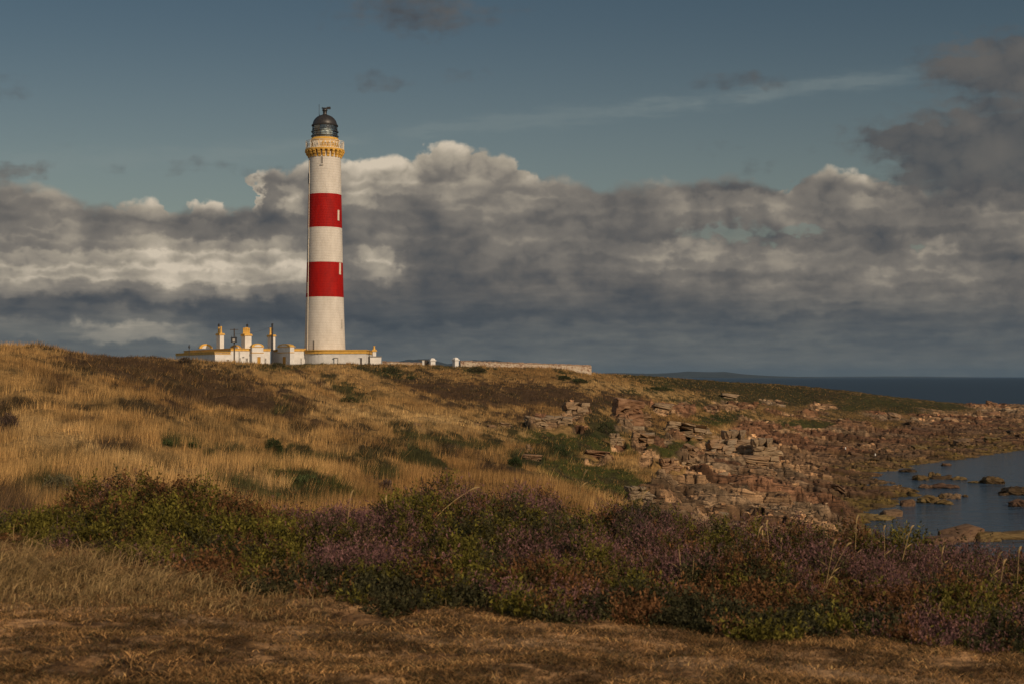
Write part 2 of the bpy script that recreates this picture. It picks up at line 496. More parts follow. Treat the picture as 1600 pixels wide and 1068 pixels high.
PROF = {
    -400: [(22, 9.9), (32, 10.2), (45, zy(650, 45)), (58, zy(590, 58)), (75, zy(545, 75)), (95, 14.3), (150, 14.6), (300, 14), (480, 8), (640, -3)],
    0: [(22, zy(788, 22)), (30, zy(748, 30)), (40, zy(702, 40)), (52, zy(635, 52)), (66, zy(575, 66)), (78, zy(554, 78)), (95, zy(550, 95)), (150, 14.1), (300, 14), (480, 8), (640, -3)],
    100: [(22, zy(788, 22)), (32, zy(740, 32)), (44, zy(690, 44)), (58, zy(620, 58)), (72, zy(572, 72)), (86, zy(556, 86)), (104, zy(552, 104)), (150, 14.0), (300, 14), (480, 8), (640, -3)],
    200: [(22, zy(790, 22)), (32, zy(740, 32)), (46, zy(685, 46)), (62, zy(625, 62)), (80, zy(577, 80)), (95, zy(564, 95)), (115, zy(562, 115)), (160, 13.6), (300, 14), (480, 8), (640, -3)],
    300: [(23, zy(790, 23)), (34, zy(740, 34)), (50, zy(690, 50)), (70, zy(632, 70)), (92, zy(590, 92)), (112, zy(578, 112)), (135, zy(576, 135)), (180, 13.3), (300, 14), (480, 8), (640, -3)],
    400: [(24, zy(792, 24)), (36, zy(742, 36)), (55, zy(692, 55)), (80, zy(642, 80)), (105, zy(603, 105)), (130, zy(579, 130)), (155, zy(574, 155)), (200, zy(572, 200)), (300, 14), (480, 8), (640, -3)],
    500: [(24, zy(795, 24)), (40, zy(738, 40)), (65, zy(684, 65)), (95, zy(638, 95)), (130, zy(602, 130)), (165, zy(580, 165)), (190, zy(573, 190)), (225, zy(570, 225)), (300, 13.8), (480, 8), (640, -3)],
    600: [(26, zy(805, 26)), (45, zy(738, 45)), (75, zy(680, 75)), (110, zy(637, 110)), (150, zy(605, 150)), (190, zy(582, 190)), (222, zy(569, 222)), (300, 13.2), (480, 7), (640, -3)],
    700: [(28, zy(808, 28)), (50, zy(738, 50)), (85, zy(680, 85)), (120, zy(644, 120)), (160, zy(614, 160)), (200, zy(589, 200)), (230, zy(572, 230)), (300, 12.6), (480, 7), (640, -3)],
    800: [(30, zy(812, 30)), (55, zy(745, 55)), (90, zy(695, 90)), (130, zy(654, 130)), (170, zy(621, 170)), (207, zy(592, 207)), (238, zy(571, 238)), (300, 12.0), (480, 7), (640, -3)],
    900: [(32, zy(825, 32)), (60, zy(756, 60)), (95, zy(710, 95)), (135, zy(669, 135)), (180, zy(629, 180)), (217, zy(596, 217)), (244, zy(573.5, 244)), (310, 11.6), (480, 7), (640, -3)],
    1000: [(35, zy(835, 35)), (60, zy(787, 60)), (90, zy(742, 90)), (130, zy(697, 130)), (180, zy(654, 180)), (222, zy(622, 222)), (262, zy(593, 262)), (300, zy(583, 300)), (360, 11.2), (480, 7), (640, -3)],
    1100: [(40, zy(845, 40)), (70, zy(795, 70)), (100, zy(757, 100)), (140, zy(718, 140)), (185, zy(682, 185)), (230, zy(646, 230)), (280, zy(614, 280)), (330, zy(591, 330)), (400, 10.4), (500, 6), (640, -3)],
    1200: [(45, zy(855, 45)), (80, zy(806, 80)), (105, zy(776, 105)), (140, zy(738, 140)), (190, zy(703, 190)), (250, zy(660, 250)), (300, zy(631, 300)), (350, zy(606, 350)), (385, zy(597, 385)), (450, 8.6), (520, 5), (640, -3)],
    1270: [(45, zy(870, 45)), (85, zy(818, 85)), (108, zy(787, 108)), (145, zy(750, 145)), (190, zy(716, 190)), (250, zy(674, 250)), (300, zy(644, 300)), (355, zy(617, 355)), (405, zy(601, 405)), (460, 7.5), (540, 4), (640, -3)],
    1330: [(45, zy(890, 45)), (85, zy(838, 85)), (104, zy(815, 104)), (125, zy(790, 125)), (150, zy(760, 150)), (185, zy(728, 185)), (240, zy(688, 240)), (300, zy(655, 300)), (360, zy(628, 360)), (420, zy(609, 420)), (480, 6.2), (550, 3), (640, -3)],
    1380: [(45, zy(900, 45)), (88, 1.), (102, -.5), (115, -.9), (128, .25), (140, .8), (153, .8), (164, -.3), (176, -.3), (188, .9), (240, zy(693, 240)), (300, zy(660, 300)), (365, zy(634, 365)), (430, zy(615, 430)), (490, 5.), (560, 2.4), (640, -3)],
    1430: [(45, zy(915, 45)), (85, .4), (100, -1.2), (125, -1.1), (138, .1), (148, .5), (158, .2), (168, -.8), (184, -.5), (197, 1.0), (245, zy(692, 245)), (300, zy(665, 300)), (370, zy(640, 370)), (440, zy(622, 440)), (500, 4.), (570, 1.5), (640, -3)],
    1480: [(45, zy(930, 45)), (80, .3), (95, -.8), (108, -.6), (122, -1.5), (150, -1.2), (174, -1.4), (199, -.6), (211, 1.0), (250, zy(693, 250)), (305, zy(668, 305)), (375, zy(645, 375)), (450, zy(630, 450)), (510, 2.6), (580, 0.6), (640, -3)],
    1540: [(45, zy(945, 45)), (78, .3), (92, -.6), (108, -.3), (120, -1.4), (160, -2), (195, -1.2), (215, -.4), (226, 1.1), (260, zy(686, 260)), (310, zy(669, 310)), (380, zy(647, 380)), (460, zy(632, 460)), (520, 1.8), (580, 0.3), (640, -3)],
    1600: [(45, zy(960, 45)), (76, .2), (90, -1.), (110, -.6), (125, -1.6), (160, -2), (210, -1.6), (228, -.4), (240, 1.1), (275, zy(682, 275)), (320, zy(668, 320)), (390, zy(647, 390)), (465, zy(633, 465)), (520, 1.4), (580, 0.), (640, -3)],
    1750: [(45, 3), (75, .2), (90, -1.2), (115, -1.5), (160, -2.5), (222, -2), (248, -.4), (262, 1.0), (340, 2.0), (400, 2.6), (470, 2.8), (520, 1.), (580, -1), (640, -3)],
    2100: [(45, 3), (75, .2), (90, -2), (160, -3), (260, -3), (330, -1), (380, .8), (440, 1.6), (490, .5), (560, -2), (640, -3)],
    2600: [(45, 3), (75, .2), (90, -2), (160, -3), (640, -4)],
}
_lY = np.linspace(math.log(16), math.log(700), 420)
_pc = np.arange(-400, 2601, 10.)
_T = np.zeros((len(_pc), len(_lY)))
_cols = sorted(PROF)
_rows = []
for c in _cols:
    pr = [(16, 10.0)] + PROF[c]
    ly = np.log([p[0] for p in pr]); zz = [p[1] for p in pr]
    _rows.append(np.interp(_lY, ly, zz))
_rows = np.array(_rows)
for k in range(len(_lY)): _T[:, k] = np.interp(_pc, _cols, _rows[:, k])


def _gs(a, s, ax):
    r = int(3 * s); kx = np.exp(-.5 * (np.arange(-r, r + 1) / s) ** 2); kx /= kx.sum()
    pad = [(0, 0), (0, 0)]; pad[ax] = (r, r)
    b = np.pad(a, pad, mode='edge')
    return np.apply_along_axis(lambda v: np.convolve(v, kx, 'valid'), ax, b)


_T = _gs(_gs(_T, 3.0, 0), 4.0, 1)


def bearing(x, Y): return 800 + F * x / np.maximum(Y, 1.)


def base_z(x, Y):
    """the lie of the land without its small relief"""
    x = np.asarray(x, float); Y = np.asarray(Y, float)
    b = np.clip(bearing(x, np.maximum(Y, 14)), -400, 2599)
    l = np.clip(np.log(np.maximum(Y, 16)), _lY[0], _lY[-1] - 1e-6)
    i = (b + 400) / 10.; j = (l - _lY[0]) / (_lY[1] - _lY[0])
    i0 = np.clip(np.floor(i).astype(int), 0, len(_pc) - 2); j0 = np.clip(np.floor(j).astype(int), 0, len(_lY) - 2)
    fi = i - i0; fj = j - j0
    t = (_T[i0, j0] * (1 - fi) + _T[i0 + 1, j0] * fi) * (1 - fj) + (_T[i0, j0 + 1] * (1 - fi) + _T[i0 + 1, j0 + 1] * fi) * fj
    near = 10.4 - .045 * np.clip(x, -2, 7) - .28 * sstep(10.5, 15, Y) * sstep(.5, 4, x) + .035 * np.clip(-x - 2, 0, 6) * sstep(8, 14, Y)
    k = sstep(13, 22, Y)
    return near * (1 - k) + t * k


def inpoly(px, py, poly):
    r = np.zeros(px.shape, bool); n = len(poly); j = n - 1
    for i in range(n):
        xi, yi = poly[i]; xj, yj = poly[j]
        c = ((yi > py) != (yj > py)) & (px < (xj - xi) * (py - yi) / (yj - yi + 1e-9) + xi)
        r ^= c; j = i
    return r


# where bare sandstone shows: the land below this line of bearings, plus outcrops higher up
_RL = np.array([(900, 900), (960, 830), (1010, 790), (1030, 740), (1055, 712), (1090, 690), (1130, 668), (1165, 655), (1200, 640), (1260, 640), (1330, 652), (1380, 650), (1430, 648), (1480, 640), (1540, 630), (1600, 627), (1800, 624), (2600, 620)], float)
OUTPOS = []
OUT = [(900, 645, 24, 12), (868, 662, 40, 7), (838, 660, 22, 6), (985, 652, 34, 20), (1035, 638, 18, 10), (1075, 680, 40, 7), (1070, 640, 20, 12), (968, 698, 12, 7), (1000, 696, 14, 10), (935, 718, 22, 8),
       (1150, 634, 40, 8), (1205, 628, 24, 6), (1285, 634, 26, 5), (1110, 640, 16, 8), (1015, 715, 20, 12), (830, 715, 22, 5), (1030, 690, 24, 10), (1000, 775, 26, 9), (920, 672, 20, 6)]
TURF = [(1265, 662, 46, 8), (1390, 662, 30, 6), (1312, 650, 26, 6), (1180, 650, 30, 5), (1140, 678, 26, 5), (1110, 690, 16, 6), (1215, 655, 24, 4), (1060, 735, 14, 8), (1030, 725, 12, 5)]


def project(x, Y, z): return bearing(x, Y), HY + (HC - z) / np.maximum(Y, 1.) * F


def rock_mask(x, Y, z):
    px, py = project(x, Y, z)
    wob = (fbm(x * .12, Y * .07, 4, 31) - .5)
    m = sstep(-9, 7, py - np.interp(px, _RL[:, 0], _RL[:, 1]) + wob * 46)
    o = np.zeros(px.shape)
    for cx, cy, sx, sy in OUT:
        o = np.maximum(o, np.exp(-((px - cx) / sx) ** 2 - ((py - cy) / sy) ** 2))
    m = np.maximum(m, sstep(.34, .55, o + (fbm(x * .35, Y * .2, 3, 37) - .5) * .8))
    t = np.zeros(px.shape)
    for cx, cy, sx, sy in TURF:
        t = np.maximum(t, np.exp(-((px - cx) / sx) ** 2 - ((py - cy) / sy) ** 2))
    m = m * (1 - sstep(.3, .55, t + (fbm(x * .3, Y * .2, 3, 41) - .5) * .9))
    return m * sstep(30, 48, Y)


GOLD = np.array((.46, .278, .104)); OCHRE = np.array((.31, .172, .060)); BROWN = np.array((.085, .052, .030)); DKG = np.array((.045, .052, .018)); GRN = np.array((.088, .088, .022)); STRAW = np.array((.60, .39, .165))
# patches of plant cover: bearing, sight line, half widths, slope, kind
PATCH = [
    (215, 572, 120, 22, .16, 'b', .75), (330, 605, 120, 26, .22, 'b', .85), (420, 628, 60, 22, .2, 'b', .6), (110, 600, 60, 14, .1, 'b', .4), (60, 640, 40, 12, 0, 'b', .35), (250, 640, 60, 14, .1, 'b', .4),
    (100, 655, 30, 14, 0, 'b', .4), (5, 655, 18, 20, 0, 'b', .7), (40, 700, 60, 12, 0, 'b', .25), (90, 762, 46, 22, .1, 'd', .7), (10, 790, 30, 20, 0, 'b', .6), (180, 700, 50, 14, 0, 'b', .35),
    (262, 690, 22, 7, 0, 'd', .7), (300, 694, 16, 6, 0, 'd', .6), (345, 712, 36, 7, .15, 'd', .6), (455, 712, 46, 10, .1, 'd', .8), (478, 752, 60, 16, .25, 'g', .85), (420, 782, 66, 16, .1, 'd', .85), (430, 640, 16, 8, 0, 'd', .4),
    (540, 716, 60, 8, 0, 'd', .6), (500, 665, 40, 8, 0, 'b', .5), (560, 672, 50, 9, .05, 'b', .4), (590, 700, 40, 8, 0, 'b', .5), (475, 565, 60, 6, 0, 'd', .6), (430, 574, 40, 5, 0, 'd', .5), (545, 612, 30, 7, .45, 'd', .75), (500, 600, 40, 5, .4, 'b', .5),
    (600, 580, 44, 7, .2, 'd', .7), (640, 592, 50, 9, .3, 'b', .95), (690, 604, 70, 11, .25, 'b', .95), (760, 612, 90, 14, .12, 'b', 1.), (850, 612, 70, 14, .1, 'b', .8), (900, 628, 60, 12, .2, 'b', .8), (950, 622, 46, 10, .1, 'b', .6), (700, 628, 60, 8, .2, 'b', .5),
    (690, 688, 60, 10, .12, 'd', .6), (650, 680, 40, 9, .1, 'd', .6), (745, 694, 40, 9, .2, 'd', .5), (650, 715, 40, 10, .2, 'd', .7), (760, 730, 40, 8, .2, 'b', .5), (600, 738, 40, 12, 0, 'd', .5), (740, 712, 60, 9, .1, 'b', .4),
    (820, 650, 40, 6, 0, 'b', .6), (800, 665, 60, 5, .05, 'b', .5), (900, 690, 90, 16, .1, 'g', .85), (830, 712, 30, 8, 0, 'd', .8), (805, 720, 16, 8, .2, 'd', .9), (880, 706, 40, 10, 0, 'd', .6), (930, 745, 90, 22, .25, 'g', 1.), (1000, 765, 40, 12, .2, 'g', .9),
    (945, 668, 30, 20, .2, 'd', .7), (1010, 672, 30, 10, 0, 'b', .5), (1050, 655, 60, 12, 0, 'o', .6), (700, 572, 30, 4, 0, 'd', .6), (880, 588, 12, 3, 0, 'd', .8), (905, 594, 18, 3, 0, 'd', .7), (740, 578, 20, 4, .1, 'd', .8),
    (1010, 585, 40, 3, 0, 'd', .8), (1110, 597, 100, 8, .02, 'd', .95), (1200, 606, 90, 9, .08, 'd', .95), (1290, 612, 60, 8, .12, 'b', .9), (1100, 605, 50, 6, 0, 'b', .5), (1030, 607, 22, 4, 0, 'd', .8), (1160, 618, 60, 8, 0, 'd', .7), (1230, 622, 60, 9, 0, 'd', .8), (985, 613, 16, 4, 0, 'd', .6),
    (1380, 625, 70, 9, .1, 'g', .8), (1450, 632, 70, 7, .02, 'g', .9), (1330, 634, 40, 8, 0, 'g', .8), (1420, 640, 60, 6, 0, 'd', .5), (1270, 662, 60, 10, 0, 'g', .9), (1110, 655, 40, 12, 0, 'g', .6), (1060, 700, 60, 16, 0, 'g', .8), (1140, 650, 40, 8, 0, 'd', .6), (1100, 630, 60, 6, .1, 'd', .5),
    (140, 700, 170, 13, .28, 's', 1.), (60, 655, 90, 9, .2, 's', .9), (420, 752, 90, 9, .1, 's', .8), (545, 640, 90, 10, .3, 's', .9), (690, 655, 150, 9, .12, 's', 1.), (520, 605, 60, 6, .4, 's', .8),
    (640, 655, 190, 11, .1, 's', .8), (760, 672, 90, 7, .2, 's', .8), (1010, 612, 90, 6, .16, 's', .8), (560, 650, 100, 9, 0, 's', .4), (120, 690, 120, 10, .15, 's', .5), (250, 740, 120, 14, .1, 's', .5), (480, 785, 40, 9, .1, 's', .7), (1120, 617, 60, 5, .1, 's', .5), (960, 775, 60, 6, .3, 's', .8), (870, 748, 60, 10, .1, 's', .4), (560, 590, 70, 8, .3, 's', .4),
]


def cover(x, Y, z):
    """plant colour and height at a spot of turf"""
    px, py = project(x, Y, z)
    n1 = fbm(x * .35, Y * .22, 4, 51); n2 = fbm(x * 1.1, Y * .7, 4, 53); n3 = fbm(x * .08, Y * .05, 3, 57)
    c = OCHRE + (GOLD - OCHRE) * sstep(.34, .62, n1 * .6 + n3 * .4)[..., None]
    h = np.full(px.shape, 1.)
    wx = (n1 - .5) * 50; wy = (n2 - .5) * 26
    wts = {k: np.zeros(px.shape) for k in 'bdgos'}
    for cx, cy, sx, sy, sl, kd, a in PATCH:
        e = min(1., a * (1.2 if kd in 'bd' else 1.)) * np.exp(-((px + wx - cx) / (sx * 1.1)) ** 2 - ((py + wy - cy - sl * (px - cx)) / (sy * (1.2 if kd in 'bd' else 1.))) ** 2)
        wts[kd] = np.maximum(wts[kd], e)
    br = (n2 - .5) * 1.3
    for kd, colr, hh in (('s', STRAW, .8), ('o', OCHRE, .8), ('b', BROWN, .79), ('g', GRN, .3), ('d', DKG, .79)):
        k = sstep(.16, .46, wts[kd] + (br if kd in 'bd' else br * .5) * (wts[kd] > .05)) * (.92 if kd in 'bd' else 1.)
        if kd == 's': k = wts[kd]
        c = c * (1 - k[..., None]) + colr * k[..., None]
        h = h * (1 - k) + hh * k
    # scattered small tussocks of heath
    sp = sstep(.52, .64, n2 * .5 + n1 * .5) * .72
    c = c * (1 - sp[..., None]) + (BROWN * .6 + DKG * .4) * sp[..., None]
    mo = sstep(1010, 1090, px) * sstep(240, 300, Y)
    c = c * (1 - .5 * mo[..., None]) + (DKG * .5 + BROWN * .5) * .5 * mo[..., None]
    h = h * (1 - .4 * mo)
    h = h * (1 - .15 * sp)
    return c, h


TAN = np.array((.36, .215, .11)); PINK = np.array((.19, .110, .058)); GREY = np.array((.215, .145, .085)); UMBER = np.array((.10, .055, .032)); WEED = np.array((.155, .105, .03)); RED = np.array((.175, .078, .04))


def rock_relief(x, Y):
    """tilted, jointed beds: stepped blocks at three sizes"""
    c, s = math.cos(R(24)), math.sin(R(24))
    u = x * c + Y * s; v = -x * s + Y * c
    wu = u + (fbm(u * .2, v * .2, 3, 61) - .5) * 4; wv = v + (fbm(u * .2, v * .2, 3, 63) - .5) * 4
    h = np.zeros(x.shape); crack = np.zeros(x.shape); t1 = None
    for sx, sy, a, sd in ((20., 8., .50, 71), (8., 3.4, .42, 73), (2.6, 1.5, .20, 79)):
        d1, d2, r1, r2, ox, oy = voronoi(wu / sx, wv / sy, sd)
        h += a * ((r1 - .5) * 1.3 + (r2 - .5) * 1.0 * ox + .55 * oy)
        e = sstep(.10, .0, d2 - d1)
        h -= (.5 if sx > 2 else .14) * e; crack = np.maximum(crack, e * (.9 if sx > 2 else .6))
        if t1 is None: t1, t2 = r1, r2
        t3 = r2
    return h, t1, t2, t3, crack


OY = -16.
_s = np.concatenate([np.linspace(-1.3, -.40, 46)[:-1], np.linspace(-.40, .42, 1010), np.linspace(.42, 1.3, 44)[1:]])
_r = np.concatenate([np.exp(np.linspace(math.log(4.), math.log(21.), 40))[:-1], np.linspace(21., 33., 330)[:-1], np.exp(np.linspace(math.log(33.), math.log(720.), 760))])
S_, R_ = np.meshgrid(_s, _r)
LX = S_ * R_; LY = OY + R_
LZ = base_z(LX, LY)
rk = rock_mask(LX, LY, LZ)
dist = np.maximum(LY, 1)
turf_amp = sstep(14, 40, LY)
LZ = LZ + turf_amp * (1 - rk) * ((fbm(LX * .14, LY * .10, 4, 81) - .5) * (1.9 - 1.3 * sstep(165, 205, LY)) + (fbm(LX * .6, LY * .4, 4, 83) - .5) * .75) * sstep(0, 2, LZ + 1)
LZ = LZ + (1 - turf_amp) * ((fbm(LX * .9, LY * .9, 4, 85) - .5) * .12 + (fbm(LX * 5, LY * 6, 4, 87) - .5) * .05)
hr = np.zeros(LX.shape); q1 = np.zeros(LX.shape); q2 = np.zeros(LX.shape); q3 = np.zeros(LX.shape); ck = np.zeros(LX.shape)
msk = rk > .01
a_, b_, c_, d_, e_ = rock_relief(LX[msk], LY[msk])
hr[msk] = a_; q1[msk] = b_; q2[msk] = c_; q3[msk] = d_; ck[msk] = e_
blk = np.zeros(LX.shape); blk2 = np.zeros(LX.shape)
blk[msk] = q1[msk] + .8 * (fbm(LX[msk] * .25, LY[msk] * .2, 3, 88) - .5); blk2[msk] = q2[msk]
def terrace(z, step, off, sharp):
    t = z / step + off; f = np.floor(t); fr = t - f
    return (f + sstep(.5 - sharp, .5 + sharp, fr) - off) * step
TZ = terrace(LZ + .07 * LX, 1.1, blk * .9, .12); TZ = terrace(TZ, .42, blk2 * .8, .18) - .07 * LX
up_ = sstep(.3, 1.6, LZ)
LZ = LZ + rk * up_ * (TZ - LZ) * (.9 - .35 * sstep(230, 300, LY))
LZ = LZ + rk * (hr * (.55 + .45 * sstep(.2, 1.8, LZ)) * sstep(-1.5, .6, LZ) - .02) * 1.
# colours
tc, th = cover(LX, LY, LZ)
tc = tc * .62
pathc = np.array((.265, .148, .066)); pathd = np.array((.105, .056, .026)); pathl = np.array((.37, .23, .12))
n_a = fbm(LX * 1.6, LY * 2.6, 5, 91, .65); n_b = fbm(LX * 14, LY * 18, 4, 93)
pc = pathd + (pathc - pathd) * sstep(.3, .6, n_a)[..., None]
n_c = fbm(LX * 5, LY * 7, 3, 94)
pc = pc * (.35 + 1.3 * sstep(.3, .7, n_c))[..., None]
pc = pc + (pathl - pc) * (sstep(.55, .75, n_b) * .6)[..., None]
worn = np.exp(-((LY - (9.25 - .22 * (LX + 3.4) + .25 * (fbm(LX * .8, LX * 0 + 3, 3, 95) - .5))) / .16) ** 2)     # the trodden line
pc = pc + (pathl * 1.05 - pc) * (worn * .55)[..., None]
kf = sstep(12, 22, LY)[..., None]
gc = pc * (1 - kf) + tc * kf
wet = sstep(.85, .15, LZ + (fbm(LX * .2, LY * .15, 3, 97) - .5) * 1.2)
low = sstep(2.6, .9, LZ + (fbm(LX * .12, LY * .1, 3, 99) - .5) * 2)
mixa = fbm(LX * .5, LY * .35, 4, 101)
rc = TAN + (GREY - TAN) * sstep(.35, .7, q2)[..., None]
rc = rc + (PINK - rc) * sstep(.45, .8, q1 * .5 + mixa * .5)[..., None]
rc = rc + (RED - rc) * (sstep(.72, .9, q1) * .7)[..., None]
rc = rc * (.55 + 1.1 * q3[..., None] ** 1.3) * (.75 + .6 * fbm(LX * 1.7, LY * 1.2, 3, 103))[..., None]
rc = rc + (UMBER - rc) * (low * .72)[..., None]
rc = rc + (WEED - rc) * (wet * (.45 + .5 * sstep(.4, .6, mixa)))[..., None]
rc = rc * (1 - .75 * ck[..., None])  # joints darkened: crevice shade put into the rock colour
gc = gc * (1 - rk[..., None]) + rc * rk[..., None]
NR, NC = LX.shape
idx = np.arange(NR * NC).reshape(NR, NC)
quads = np.stack([idx[:-1, :-1], idx[:-1, 1:], idx[1:, 1:], idx[1:, :-1]], -1).reshape(-1, 4)
M_land = attr_mat('land_surface', .92, .30, 1.7, .9, 2.2, .25, spec=.08)
# bedding planes: thin dark partings in the bare rock, gap shade put into their colour, following its tilted beds
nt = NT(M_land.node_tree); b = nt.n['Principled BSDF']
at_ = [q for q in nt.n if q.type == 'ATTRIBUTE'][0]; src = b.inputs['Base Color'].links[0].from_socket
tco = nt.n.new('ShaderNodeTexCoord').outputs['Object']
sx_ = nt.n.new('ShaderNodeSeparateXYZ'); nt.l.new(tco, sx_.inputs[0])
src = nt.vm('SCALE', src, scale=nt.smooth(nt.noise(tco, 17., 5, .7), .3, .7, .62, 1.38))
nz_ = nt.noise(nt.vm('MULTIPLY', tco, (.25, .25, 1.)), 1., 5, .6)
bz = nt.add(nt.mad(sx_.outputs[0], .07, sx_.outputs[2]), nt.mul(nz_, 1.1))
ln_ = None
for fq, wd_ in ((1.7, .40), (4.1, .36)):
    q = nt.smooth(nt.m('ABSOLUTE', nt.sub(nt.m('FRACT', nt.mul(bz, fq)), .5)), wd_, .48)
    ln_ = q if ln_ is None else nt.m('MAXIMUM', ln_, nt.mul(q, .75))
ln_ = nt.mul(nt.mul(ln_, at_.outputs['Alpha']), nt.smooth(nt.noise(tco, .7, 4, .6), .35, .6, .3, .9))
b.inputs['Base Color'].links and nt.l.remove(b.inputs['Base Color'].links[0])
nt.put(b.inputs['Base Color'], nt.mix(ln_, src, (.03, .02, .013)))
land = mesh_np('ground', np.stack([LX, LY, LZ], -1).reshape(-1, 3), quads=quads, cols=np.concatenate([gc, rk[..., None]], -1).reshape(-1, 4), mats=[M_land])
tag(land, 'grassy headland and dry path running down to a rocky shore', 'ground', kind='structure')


def land_z(x, Y):
    """height of the finished land by lookup"""
    x = np.asarray(x, float); Y = np.asarray(Y, float)
    r = np.clip(Y - OY, _r[0], _r[-1] * .999); s_ = np.clip(x / r, _s[0], _s[-1] * .999)
    j = np.interp(np.log(r), np.log(_r), np.arange(NR)); i = np.interp(s_, _s, np.arange(NC))
    j0 = np.minimum(j.astype(int), NR - 2); i0 = np.minimum(i.astype(int), NC - 2); fj = j - j0; fi = i - i0
    return (LZ[j0, i0] * (1 - fi) + LZ[j0, i0 + 1] * fi) * (1 - fj) + (LZ[j0 + 1, i0] * (1 - fi) + LZ[j0 + 1, i0 + 1] * fi) * fj


def lz(x, Y): return float(land_z(np.array([x]), np.array([Y]))[0])


def on_sight(px, py, y0=18., y1=600.):
    """first point of the land met by a sight line"""
    t = np.exp(np.linspace(math.log(y0), math.log(y1), 1500))
    x = (px - 800) / F * t
    d = land_z(x, t) - (HC - (py - HY) / F * t)
    k = np.argmax(d > 0)
    return Vector((x[k], t[k], land_z(x[k:k + 1], t[k:k + 1])[0]))


# the sea, from the inlet to the horizon
m, nt, b = material('sea_water')
tco = nt.n.new('ShaderNodeTexCoord').outputs['Object']
wv = nt.add(nt.mul(nt.noise(nt.vm('MULTIPLY', tco, (.6, 1.5, 1)), .8, 4, .6), .9), nt.mul(nt.noise(nt.vm('MULTIPLY', tco, (.5, 1.6, 1)), .16, 4, .55), 1.5))
bp = nt.n.new('ShaderNodeBump'); bp.inputs['Strength'].default_value = .8; bp.inputs['Distance'].default_value = .9
nt.l.new(wv, bp.inputs['Height']); nt.l.new(bp.outputs[0], b.inputs['Normal'])
b.inputs['Base Color'].default_value = (.038, .062, .092, 1)
sy = nt.n.new('ShaderNodeSeparateXYZ'); nt.l.new(tco, sy.inputs[0]); nt.put(b.inputs['Roughness'], nt.smooth(sy.outputs[1], 240., 700., .13, .56))   # the open firth is rougher than the inlet
b.inputs['Metallic'].default_value = 0; b.inputs['IOR'].default_value = 1.33
b.inputs['Specular IOR Level'].default_value = .2
L = 60000.
sea = mesh_np('sea', np.array([(-L, -600, 0), (L, -600, 0), (L, L, 0), (-L, L, 0)], float), quads=np.array([(0, 1, 2, 3)]), mats=[m])
tag(sea, 'dark blue sea filling the inlet and reaching the horizon', 'sea', kind='structure')

# far hills across the firth
def hills(name, label, Yh, ridge, depth, m):
    xs = np.linspace(ridge[0][0], ridge[-1][0], 260)
    top = np.interp(xs, [p[0] for p in ridge], [p[1] for p in ridge])
    hx = (xs - 800) / F * Yh
    hh = (HY - top) / F * Yh
    hh = hh * (1 + .10 * (fbm(xs * .06, xs * 0, 4, 111) - .5)) 
    co = []; rows = 9
    for k in range(rows):
        t = k / (rows - 1)
        f = math.sin(t * PI) ** .8
        nz = (fbm(hx * .0009, np.full_like(hx, t * 4), 4, 113) - .5) * 60 * f * (t != .5)
        co.append(np.stack([hx, np.full_like(hx, Yh + (t - .5) * depth), np.maximum(hh * f, 0) - 2 + nz * (hh > 20) * .4], -1))
    co = np.concatenate(co); n = len(xs)
    ii = np.arange(rows * n).reshape(rows, n)
    q = np.stack([ii[:-1, :-1], ii[:-1, 1:], ii[1:, 1:], ii[1:, :-1]], -1).reshape(-1, 4)
    o = mesh_np(name, co, quads=q, mats=[m], smooth=True)
    tag(o, label, 'hills', kind='structure')


M_hill = paint('moorland', (.035, .04, .035), .95, .002, .35, 0)
hills('hills', 'low blue hills on the horizon across the water', 17000., [(560, 588), (600, 566), (640, 559), (670, 559), (700, 566), (740, 560), (780, 561), (830, 570), (880, 576), (930, 581), (960, 580), (1000, 581), (1030, 581), (1050, 580), (1075, 577.6), (1100, 579), (1125, 578.5), (1160, 582), (1200, 584.5), (1260, 587), (1330, 589)], 3000., M_hill)
hills('hills', 'faint low coast on the horizon beyond the point', 26000., [(1180, 588), (1260, 586.6), (1330, 586.4), (1400, 586), (1450, 586.3), (1500, 587), (1560, 588.6)], 3000., M_hill)
#>>LAND

# ------------------------------------------------------------------ lighthouse
#<<BUILD
M_white = paint('white_harling', (.63, .60, .56), .75, 1.2, .09, .25, 9)
M_gold = paint('ochre_paint', (.60, .345, .07), .6, 2., .14, .1)
M_dark = paint('dark_iron', (.022, .021, .022), .45, 3., .2, .05, spec=.5)
M_dome = paint('dome_lead', (.026, .022, .020), .45, 2.5, .25, .12, 6, spec=.5)
M_cream = paint('cream_iron', (.72, .64, .52), .6, 3., .08, 0)
M_slit = paint('window_dark', (.07, .055, .045), .35, 3., .3, 0, spec=.5)
M_pale = paint('window_pale', (.62, .52, .42), .6, 3., .1, 0)
M_timber = paint('pole_timber', (.06, .045, .035), .85, 4., .3, .2)
M_steel = paint('pole_steel', (.03, .03, .034), .55, 4., .3, .05)
M_grey = paint('grey_slate', (.16, .15, .14), .7, 3., .2, .1)
M_door_shade = paint('ochre_door_and_shade', (.42, .22, .03), .55, 3., .12, .05)
M_stain = paint('concrete_grey', (.36, .33, .29), .85, 2., .2, .2)

